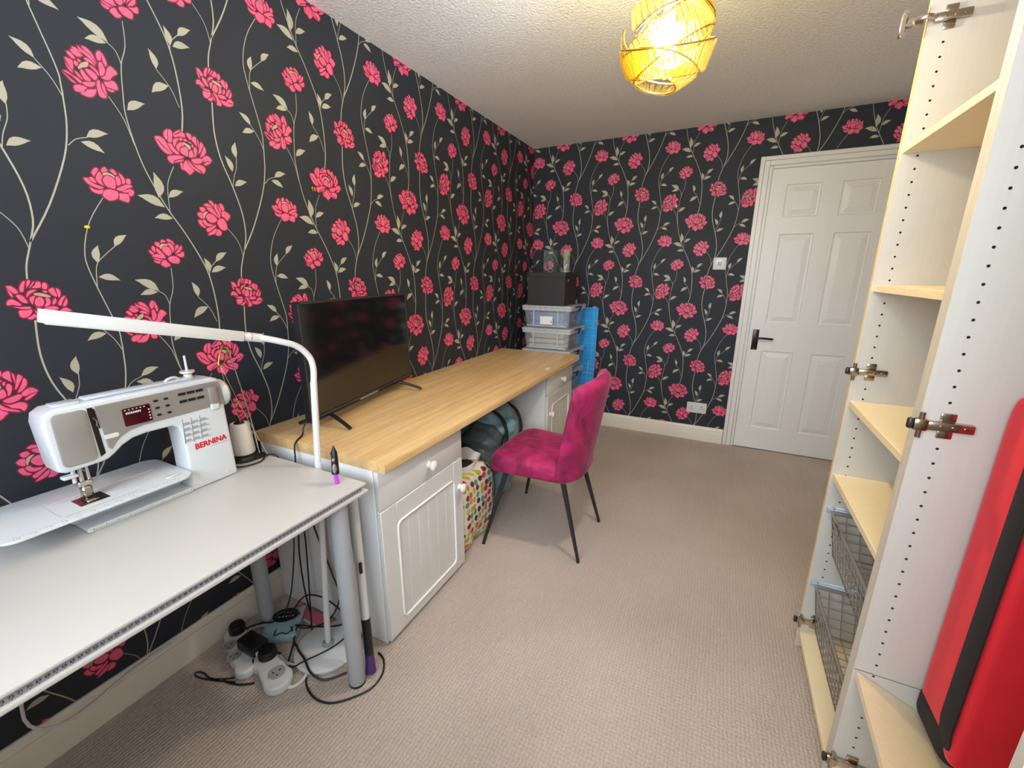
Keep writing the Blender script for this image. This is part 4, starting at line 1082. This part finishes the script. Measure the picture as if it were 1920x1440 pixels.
# ------------------------------------------------------------------ pendant light
PC = Vector((1.322, 1.425, 1.935)); PR = .118
pn = thing('pendant_light', 'gold acrylic strip globe pendant hanging lit from the ceiling', 'light', (PC.x, PC.y, H - .001))
part('ceiling_rose', 'white_plastic', pn, ('lathe', [(0, 0), (.045, 0), (.045, -.012), (.02, -.022), (.006, -.03), (0, -.03)], (PC.x, PC.y, H - .0006), 24))
part('cord', 'cord_white', pn, ('cyl', (PC.x, PC.y, PC.z + .10), (PC.x, PC.y, H - .03), .0035, .0035, 8))
part('bulb_holder', 'white_plastic', pn, ('cyl', (PC.x, PC.y, PC.z + .045), (PC.x, PC.y, PC.z + .10), .017, .014, 16))
part('bulb', 'bulb', pn, ('ball', (PC.x, PC.y, PC.z + .005), .031, 1, 1, 1.25, 20, 14))
sm_ = bpy.data.meshes.new('acrylic_strip'); t = bmesh.new(); bmesh.ops.create_cube(t, size=1); bmesh.ops.bevel(t, geom=list(t.edges), offset=.16, segments=1, affect='EDGES'); t.to_mesh(sm_); t.free(); sm_.materials.append(M['amber'])
bands = [(-.78, 14, 14, 0, 345, .062), (-.30, -26, 100, 20, 300, .072), (.02, 30, 210, -60, 300, .074), (.30, -24, 330, 60, 330, .072), (.72, 14, 60, 0, 345, .066)]
for bi, (lam, tilt, az, st, arc, ht) in enumerate(bands):
    ax = Vector((math.sin(R(tilt)) * math.cos(R(az)), math.sin(R(tilt)) * math.sin(R(az)), math.cos(R(tilt)))).normalized()
    e1 = ax.cross(Vector((0, 1, 0))).normalized(); e2 = ax.cross(e1)
    rad = PR + (bi % 2) * .006
    cl = math.cos(lam * 1.0); sl = math.sin(lam * 1.0)
    n = int(arc / 360 * 2 * math.pi * rad * cl / .0165)
    edge = [[], []]
    for k in range(n + 1):
        ps = R(st + arc * k / n); rd = e1 * math.cos(ps) + e2 * math.sin(ps)
        nrm = rd * cl + ax * sl; c = PC + nrm * rad; tg = -rd * sl + ax * cl; wd = nrm.cross(tg)
        for q, s_ in ((0, -1), (1, 1)): edge[q].append(c + tg * s_ * ht / 2 - nrm * (ht * ht / 8 / rad) )
        if k == n: break
        o = bpy.data.objects.new('acrylic_strip', sm_); COL.objects.link(o); o.parent = pn
        mt = Matrix(((wd.x * .0135, nrm.x * .003, tg.x * ht, c.x - PC.x), (wd.y * .0135, nrm.y * .003, tg.y * ht, c.y - PC.y), (wd.z * .0135, nrm.z * .003, tg.z * ht, c.z - (H - .001)), (0, 0, 0, 1)))
        o.matrix_local = mt
    for q in range(2):
        b = B(); b.tube(edge[q], .0022, 6, 1, smooth=False); b.build('band_wire', 'gold', pn)
b = B()
for k in range(3):
    a_ = R(120 * k + 20); b.tube([PC + V(0, 0, .095), PC + V(.05 * math.cos(a_), .05 * math.sin(a_), .098), PC + V(.085 * math.cos(a_), .085 * math.sin(a_), .082)], .002, 6)
b.build('spider', 'gold', pn)

# ------------------------------------------------------------------ wardrobes: two open carcasses along the right wall
XF, XB, WT = 1.925, 2.500, 2.01
HZ = [1.873 - .032 * k for k in range(56)]
def holed_panel(y_out, y_in):
    """upright panel, peg hole columns sunk into the y_in face"""
    b = B(); bm = b.bm; sg = 1 if y_in < y_out else -1
    ys = y_in
    def q(*p): 
        f = bm.faces.new([bm.verts.new(x) for x in p]); return f
    xc = [XF + .037, XB - .06]; hw = .016
    strips = [(XF, xc[0] - hw), (xc[0] + hw, xc[1] - hw), (xc[1] + hw, XB)]
    for x0, x1 in strips: q((x0, ys, .002), (x1, ys, .002), (x1, ys, WT), (x0, ys, WT))
    for x in xc:
        lo, hi = HZ[-1] - .016, HZ[0] + .016
        q((x - hw, ys, .002), (x + hw, ys, .002), (x + hw, ys, lo), (x - hw, ys, lo)); q((x - hw, ys, hi), (x + hw, ys, hi), (x + hw, ys, WT), (x - hw, ys, WT))
        for z in HZ:
            sq = [(1, 0), (1, 1), (0, 1), (-1, 1), (-1, 0), (-1, -1), (0, -1), (1, -1)]
            o_ = [bm.verts.new((x + a * hw, ys, z + c * .016)) for a, c in sq]
            r_ = .0029
            i_ = [bm.verts.new((x + r_ * math.cos(R(45 * k)), ys, z + r_ * math.sin(R(45 * k)))) for k in range(8)]
            d_ = [bm.verts.new((v.co.x, ys + sg * .011, v.co.z)) for v in i_]
            for k in range(8):
                bm.faces.new((o_[k], o_[(k + 1) % 8], i_[(k + 1) % 8], i_[k]))
                f = bm.faces.new((i_[k], i_[(k + 1) % 8], d_[(k + 1) % 8], d_[k])); f.material_index = 1
            f = bm.faces.new(d_); f.material_index = 1
    yo = y_out
    q((XF, yo, .002), (XB, yo, .002), (XB, yo, WT), (XF, yo, WT))
    q((XF, ys, .002), (XF, yo, .002), (XF, yo, WT), (XF, ys, WT)); q((XB, ys, .002), (XB, yo, .002), (XB, yo, WT), (XB, ys, WT))
    q((XF, ys, .002), (XB, ys, .002), (XB, yo, .002), (XF, yo, .002)); q((XF, ys, WT), (XB, ys, WT), (XB, yo, WT), (XF, yo, WT))
    bmesh.ops.remove_doubles(bm, verts=bm.verts, dist=1e-5)
    return b
def hinge(par, yf, z, opened=False):
    b = B()
    b.box(XF + .028, XF + .052, yf - .004, yf, z - .026, z - .009, .003, 2); b.box(XF + .028, XF + .052, yf - .004, yf, z + .009, z + .026, .003, 2)
    b.box(XF + .008, XF + .078, yf - .014, yf - .001, z - .009, z + .009, .003, 2)
    for x in (.030, .048, .066): b.cyl((XF + x, yf - .0155, z), (XF + x, yf - .013, z), .004, .004, 10)
    if opened:
        b.box(XF - .058, XF - .045, yf - .012, yf - .004, z - .032, z + .032, .003)
        b.box(XF - .046, XF - .012, yf - .011, yf - .005, z - .012, z + .012, .003)
        b.tube([(XF + .01, yf - .01, z), (XF - .008, yf - .022, z + .002), (XF - .03, yf - .012, z)], .006, 8)
        for s_ in (-1, 1): b.cyl((XF - .05, yf - .0135, z + s_ * .024), (XF - .05, yf - .011, z + s_ * .024), .005, .005, 10)
    else:
        b.box(XF - .014, XF + .010, yf - .018, yf - .002, z - .012, z + .013, .005, 2)
        b.cyl((XF - .002, yf - .012, z - .026), (XF - .002, yf - .012, z + .026), .0045, .0045, 10)
        b.box(XF - .022, XF - .013, yf - .016, yf - .003, z - .010, z + .012, .004, 2, 1)
    b.build('hinge', ['dark_chrome', 'cup_plastic'], par)
def wardrobe(y0, y1, label, shelves, tilt=False):
    w_ = thing('wardrobe', label, 'wardrobe', ((XF + XB) / 2, (y0 + y1) / 2, 0), 'wardrobe carcasses')
    far = holed_panel(y1 - .0003, y1 - .018).build('side_panel', ['ward', 'hole'], w_, smooth=False, fix=True)
    near = holed_panel(y0 + .0003, y0 + .018).build('side_panel', ['ward', 'hole'], w_, smooth=False, fix=True)
    for p_, ya, yb in ((far, y1 - .0175, y1 - .0008), (near, y0 + .0008, y0 + .0175)):
        part('edge_band', 'birch_edge' if p_ is far and y1 > 1.3 else 'ward_edge', p_, ('box', XF - .0012, XF - .0001, ya, yb, .003, WT - .001), smooth=False)
    part('top_panel', 'ward', w_, ('box', XF, XB, y0 + .0185, y1 - .0185, WT - .02, WT - .0005, .001))
    part('back_panel', 'ward', w_, ('box', XB - .006, XB - .0005, y0 + .0185, y1 - .0185, .06, WT - .0205))
    part('plinth', 'ward', w_, ('box', XF + .06, XF + .078, y0 + .0185, y1 - .0185, .001, .0565))
    part('bottom_shelf', 'birch', w_, ('box', XF + .002, XB - .0065, y0 + .0185, y1 - .0185, .057, .075, .0008))
    for z in shelves:
        part('shelf', 'birch', w_, ('box', XF + .004, XB - .0065, y0 + .0185, y1 - .0185, z - .018, z, .0008))
    return w_, far
w1, far1 = wardrobe(1.093, 1.593, 'pale wood open wardrobe with birch shelves and wire baskets', [1.643, 1.283, .937, .690])
hinge(far1, 1.5748, 1.925, True); hinge(far1, 1.5748, 1.030); hinge(far1, 1.5748, .118)
w2, far2 = wardrobe(.593, 1.093, 'nearest pale wardrobe carcass holding the red case', [])
hinge(far2, 1.0748, 1.925, True); hinge(far2, 1.0748, 1.026); hinge(far2, 1.0748, .125)
# slipped shelf of the near carcass: front on its pins, back dropped, near end a little low
def slip(x, y, d):
    fx = (x - XF); fy = (1.073 - y)
    return Vector((x, y, .405 - .47 * fx - .098 * fy + d))
b = B(); vs = []
for d_ in (-.018, 0): vs.append([b.bm.verts.new(slip(x, y, d_)) for x, y in ((XF + .004, 1.073), (XF + .44, 1.073), (XF + .44, .615), (XF + .004, .615))])
b.bm.faces.new(vs[0]); b.bm.faces.new(vs[1][::-1])
for k in range(4): b.bm.faces.new((vs[0][k], vs[1][k], vs[1][(k + 1) % 4], vs[0][(k + 1) % 4]))
b.build('slipped_shelf', 'birch', w2, smooth=False, fix=True, label='loose birch shelf tilted backwards')
part('panel_joint', 'hole', w2, ('box', XF + .001, XF + .16, 1.0744, 1.0749, .4055, .4068), smooth=False)

# wire baskets
def basket(zr, depth, label):
    t = thing('wire_basket', label, 'basket', (2.2, 1.343, zr - depth), 'pull-out wire baskets')
    x0, x1, y0, y1 = XF + .018, XB - .03, 1.118, 1.568
    for y, s_ in ((y1, 1), (y0, -1)):
        part('rail', 'rail', t, ('box', XF + .006, x1, min(y, y + s_ * .006), max(y, y + s_ * .006), zr - .012, zr + .012, .002), ('box', XF + .006, x1, min(y - s_ * .014, y), max(y - s_ * .014, y), zr + .006, zr + .010, .001), ('cyl', (XF + .02, y - s_ * .010, zr + .01), (XF + .02, y - s_ * .010, zr + .018), .004, .004, 10))
    b = B(); yo0, yo1 = y0 + .018, y1 - .018
    b.tube([(x0, yo0, zr), (x0, yo1, zr), (x1, yo1, zr), (x1, yo0, zr)], .0055, 8, 1, closed=True, smooth=False); b.build('rim', 'wire', t)
    b = B(); n_ = 12; m_ = 14; ins = .02; zb = zr - depth
    def up(p0, p1): b.cyl(p0, p1, .0018, .0018, 5)
    for k in range(n_ + 1):
        y = yo0 + (yo1 - yo0) * k / n_; yb = yo0 + ins + (yo1 - yo0 - 2 * ins) * k / n_
        up((x0, y, zr), (x0 + ins, yb, zb)); up((x1, y, zr), (x1 - ins, yb, zb)); up((x0 + ins, yb, zb), (x1 - ins, yb, zb))
    for k in range(m_ + 1):
        x = x0 + (x1 - x0) * k / m_; xb = x0 + ins + (x1 - x0 - 2 * ins) * k / m_
        up((x, yo0, zr), (xb, yo0 + ins, zb)); up((x, yo1, zr), (xb, yo1 - ins, zb)); up((xb, yo0 + ins, zb), (xb, yo1 - ins, zb))
    for k in range(1, 6):
        f = k / 5; i_ = ins * f; z = zr - depth * f
        for p0, p1 in (((x0 + i_, yo0 + i_), (x0 + i_, yo1 - i_)), ((x1 - i_, yo0 + i_), (x1 - i_, yo1 - i_)), ((x0 + i_, yo0 + i_), (x1 - i_, yo0 + i_)), ((x0 + i_, yo1 - i_), (x1 - i_, yo1 - i_))):
            up((*p0, z), (*p1, z))
    b.build('wire_grid', 'wire', t, kind='stuff')
    return t
bk1 = basket(.562, .14, 'upper chrome wire basket below the wardrobe shelves')
part('handle_tab', 'chrome', bk1, ('box', XF + .008, XF + .0137, 1.43, 1.47, .546, .572, .003))
basket(.278, .16, 'lower chrome wire basket just above the wardrobe floor')

# red case standing in the near carcass
rc = thing('fabric_case', 'tall red fabric case with black binding standing in the near wardrobe', 'case', (2.09, 1.0, .36))
def rcs(x0, x1, y0, y1, z0, z1, r): 
    return lambda i, j: None
def slab(x0, x1, y0, y1, z0, z1, e, bulge=0):
    c = ((x0 + x1) / 2, (y0 + y1) / 2, (z0 + z1) / 2)
    return superb(c, (x1 - x0) / 2, (y1 - y0) / 2, (z1 - z0) / 2, .14, e, 48, 28)
B().grid(slab(2.036, 2.135, .905, 1.066, .385, 1.105, .22), 48, 28, cu=True).build('case_body', 'red_fabric', rc, fix=True)
b = B()
# binding down the front corner, wrapping under the base
bz = [(2.0335, .9445, 1.10), (2.0335, .9445, 1.05), (2.0332, .944, .9), (2.033, .943, .7), (2.033, .942, .5), (2.034, .942, .45), (2.042, .944, .405)]
b.tube(bz, .024, 10, 3, flat=.16); b.build('binding', 'black_fabric', rc)
B().grid(superb((2.09, .998, .40), .056, .074, .034, .35, .35, 32, 14), 32, 14, cu=True).build('base_cap', 'black_fabric', rc, fix=True)

# ------------------------------------------------------------------ things on the floor under the table
def lobed(t, path, rads, neck, h, z0, mats, parent, name):
    """smooth chain of round lobes extruded with rounded edges"""
    a, c = Vector(path[0]), Vector(path[-1]); d = (c - a); ln = d.length; d.normalize(); p_ = Vector((-d.y, d.x))
    cs = [((Vector(q) - a).dot(d), r_) for q, r_ in zip(path, rads)]
    def hw(s):
        v = 0
        for ci, ri in cs:
            k = ri * ri - (s - ci) ** 2
            if k > 0: v = max(v, math.sqrt(k))
        if cs[0][0] < s < cs[-1][0]: v = max(v, neck)
        return v
    s0, s1 = cs[0][0] - rads[0], cs[-1][0] + rads[-1]; n_ = 40; up_ = []; dn_ = []
    for k in range(n_ + 1):
        s = (s0 + s1) / 2 - (s1 - s0) / 2 * math.cos(math.pi * k / n_); h_ = hw(min(max(s, s0 + 1e-5), s1 - 1e-5))
        up_.append((s, h_)); dn_.append((s, -h_))
    for _ in range(2):
        up_ = [up_[0]] + [(up_[i][0], (up_[i - 1][1] + 2 * up_[i][1] + up_[i + 1][1]) / 4) for i in range(1, n_)] + [up_[-1]]
    dn_ = [(s, -h_) for s, h_ in up_]
    poly = [(a.x + d.x * s + p_.x * h_, a.y + d.y * s + p_.y * h_) for s, h_ in up_[:-1] + dn_[:0:-1]]
    return B().prism(poly, z0, z0 + h, lambda x, y, z: (x, y, z), bev=.008, seg=3).build(name, mats, parent)
def socket_face(par, x, y, z, r_, m='grey_socket'):
    s_ = part('socket', m, par, ('lathe', [(0, 0), (r_, 0), (r_, .003), (r_ - .003, .004), (r_ - .004, .001), (0, .001)], (x, y, z), 24))
    part('socket_slot', 'black', s_, ('box', x - .002, x + .002, y + r_ * .3, y + r_ * .6, z + .001, z + .002), ('box', x - r_ * .5, x - r_ * .2, y - r_ * .3, y - r_ * .2, z + .001, z + .002), ('box', x + r_ * .2, x + r_ * .5, y - r_ * .3, y - r_ * .2, z + .001, z + .002))
e1_ = thing('extension_socket', 'white lobed extension socket lying against the skirting under the table', 'extension socket', (.15, .62, 0), 'lobed extension sockets')
lobed(e1_, [(.075, .690), (.112, .638), (.168, .618), (.235, .622)], [.040, .040, .040, .034], .026, .034, .0008, 'white_plastic', e1_, 'socket_body')
socket_face(e1_, .112, .640, .0345, .023); socket_face(e1_, .172, .622, .0345, .023)
e2_ = thing('extension_socket', 'white lobed extension socket nearest the grey table leg', 'extension socket', (.34, .66, 0), 'lobed extension sockets')
lobed(e2_, [(.265, .668), (.335, .650), (.375, .640)], [.044, .040, .044], .034, .034, .0008, 'white_plastic', e2_, 'socket_body')
socket_face(e2_, .36, .648, .0345, .026, 'grey_socket')
part('flex', 'cord_white', e2_, ('tube', [(.395, .632, .012), (.43, .655, .006), (.43, .70, .006), (.39, .712, .007), (.33, .70, .008), (.29, .706, .012)], .0055, 8))
part('flex', 'cord_white', e1_, ('tube', [(.085, .725, .016), (.10, .76, .012), (.15, .772, .006), (.185, .745, .006)], .0055, 8))
def plug(x, y, z, h, r_, lab, sx=1.0):
    t = thing('power_plug', lab, 'plug', (x, y, z), 'black plugs and adapters')
    part('plug_body', 'black', t, ('lathe', [(0, 0), (r_, 0), (r_, h * .7), (r_ * .85, h), (0, h)], (x, y, z), 20))
    part('strain_relief', 'rubber', t, ('cyl', (x + r_ * .7, y + r_ * .3, z + h * .5), (x + r_ * 1.5, y + r_ * .6, z + h * .45), .006, .004, 8))
plug(.075, .695, .0352, .03, .027, 'round black plug in the socket beside the skirting')
plug(.272, .678, .0352, .026, .030, 'round black plug in the socket nearest the table leg')
ad = thing('power_adapter', 'chunky black mains adapter between the two white sockets', 'adapter', (.205, .665, .04))
part('adapter_body', 'black', ad, ('box', .158, .252, .642, .700, .0405, .078, .006, 2))
part('adapter_label', 'paper', ad, ('box', .2522, .2528, .65, .69, .046, .06))
fp = thing('foot_pedal', 'pale teal foot pedal with black vented top under the table', 'foot pedal', (.19, .80, 0))
def pd_(u, v, d): return Vector((.185 + (u * .80 - v * .6) * 1, .80 + (u * .6 + v * .80) * 1, d))
b = B(); b.prism(rrect(-.062, .062, -.072, .066, .01, 3), .001, .034, pd_, bev=.005); b.build('pedal_body', 'teal_plastic', fp)
pt_ = B().prism([(.046 * math.cos(k * math.pi / 12), .026 + .032 * math.sin(k * math.pi / 12)) for k in range(24)], .0345, .040, pd_).build('vent_plate', 'black', fp)
for k in range(6):
    u_ = -.03 + k * .012; B().prism(rrect(u_ - .0035, u_ + .0035, .012, .020, .003, 2), .0401, .0406, pd_).build('vent', 'grey_socket', pt_); B().prism(rrect(u_ - .0035, u_ + .0035, .032, .040, .003, 2), .0401, .0406, pd_).build('vent', 'grey_socket', pt_)
for s_ in (-1, 1): B().prism([(s_ * .058 - .008, -.01), (s_ * .058 + .008, -.01), (s_ * .058 + .008, .06), (s_ * .058 - .008, .06)], .0345, .041, pd_).build('side_clip', 'leg_grey', fp)
bk_ = thing('booklet', 'pink covered booklet lying beside the foot pedal', 'booklet', (.245, .905, 0))
part('cover', 'pink', bk_, ('box', .15, .34, .855, .900, .0165, .021, .001))
part('pages', 'paper', bk_, ('box', .153, .337, .8562, .8995, .001, .0163))
def cable(pts, lab, r_=.0030, m='rubber'):
    part('power_cable', m, None, ('tube', pts, r_, 6, 5), label=lab, cat='cable', group='loose cables under the table')
cable([(.11, .71, .05), (.14, .75, .05), (.165, .775, .045), (.15, .80, .046), (.17, .83, .05), (.22, .845, .045)], 'black cable arching from the skirting plug over the pedal', .004)
cable([(.24, .875, .03), (.235, .868, .16), (.23, .872, .30), (.25, .87, .45), (.235, .872, .60), (.235, .866, .665)], 'black cable hanging straight down behind the table left of the lamp pole')
cable([(.30, .868, .664), (.305, .87, .55), (.34, .876, .40), (.40, .868, .28), (.425, .868, .18), (.36, .86, .06), (.29, .82, .03), (.25, .80, .044)], 'black cable crossing behind the lamp pole')
cable([(.20, .82, .05), (.24, .86, .12), (.33, .872, .14), (.42, .875, .11), (.43, .865, .07), (.34, .84, .04), (.26, .80, .05)], 'black cable looping from the pedal round the lamp pole')
cable([(.245, .79, .045), (.285, .768, .005), (.315, .755, .024), (.345, .74, .03), (.39, .727, .03), (.45, .705, .02), (.50, .715, .005), (.545, .765, .006)], 'thick black cable running across the lamp base', .0036)
cable([(.26, .80, .04), (.29, .755, .006), (.335, .705, .006), (.37, .70, .012), (.40, .72, .03), (.44, .79, .033), (.45, .86, .035), (.50, .87, .16), (.555, .82, .28)], 'thin black cable rising from the lamp base behind the table leg', .0026)
cable([(.43, .70, .004), (.47, .672, .004), (.53, .658, .004), (.585, .672, .004), (.63, .715, .004), (.66, .765, .004), (.655, .82, .004), (.62, .862, .004), (.585, .875, .004)], 'black cable looping on the carpet in front of the table leg', .0032)
cable([(.222, .588, .004), (.19, .565, .0065), (.15, .552, .004), (.11, .553, .004), (.085, .543, .004), (.10, .535, .004), (.14, .542, .005), (.18, .556, .004), (.24, .58, .004)], 'thin black lead doubled back on the carpet beside the skirting', .0024)
cable([(.30, .606, .004), (.27, .585, .004), (.235, .572, .004), (.205, .567, .004), (.19, .562, .012)], 'short black lead end in front of the nearer white socket', .0032)
cable([(.20, .76, .0365), (.225, .735, .043), (.23, .76, .037), (.25, .765, .036), (.25, .79, .036)], 'thin black lead lying in a zigzag on the foot pedal', .002)
cable([(.03, .24, .40), (.05, .19, .20), (.07, .25, .13), (.036, .40, .124), (.028, .52, .124)], 'white cable hanging along the wall under the table', .004, 'cord_white')

# leaning things between the table leg and the cabinet
lb_ = thing('folded_board', 'thin white board leaning behind the front table leg', 'board', (.53, .90, 0))
b = B(); b.prism([(.34, .0), (.489, .0), (.503, .64), (.35, .64)], 0, .006, lambda x, z, d: (x, .908 - .046 * z / .64 + d, z + .001)); b.build('board_sheet', 'white_plastic', lb_, smooth=False)
ps_ = thing('telescopic_pole', 'white pole with black grips and purple foot leaning by the cabinet', 'pole', (.615, .80, 0))
a, c = Vector((.622, .802, .002)), Vector((.518, .892, .60))
def ln_(t): return a.lerp(c, t)
part('tube', 'white_plastic', ps_, ('cyl', ln_(.06), ln_(1), .013, .016, 16))
part('grip', 'black', ps_, ('cyl', ln_(.12), ln_(.32), .0150, .0152, 16))
part('grip', 'black', ps_, ('box', *[q for k_ in range(3) for q in (ln_(.6)[k_] - .004 + (.016 if k_ == 0 else -.012 if k_ == 1 else 0), ln_(.6)[k_] + .004 + (.016 if k_ == 0 else -.012 if k_ == 1 else .03))]))
part('foot', 'dark_purple', ps_, ('cyl', ln_(.015), ln_(.12), .017, .0145, 14))
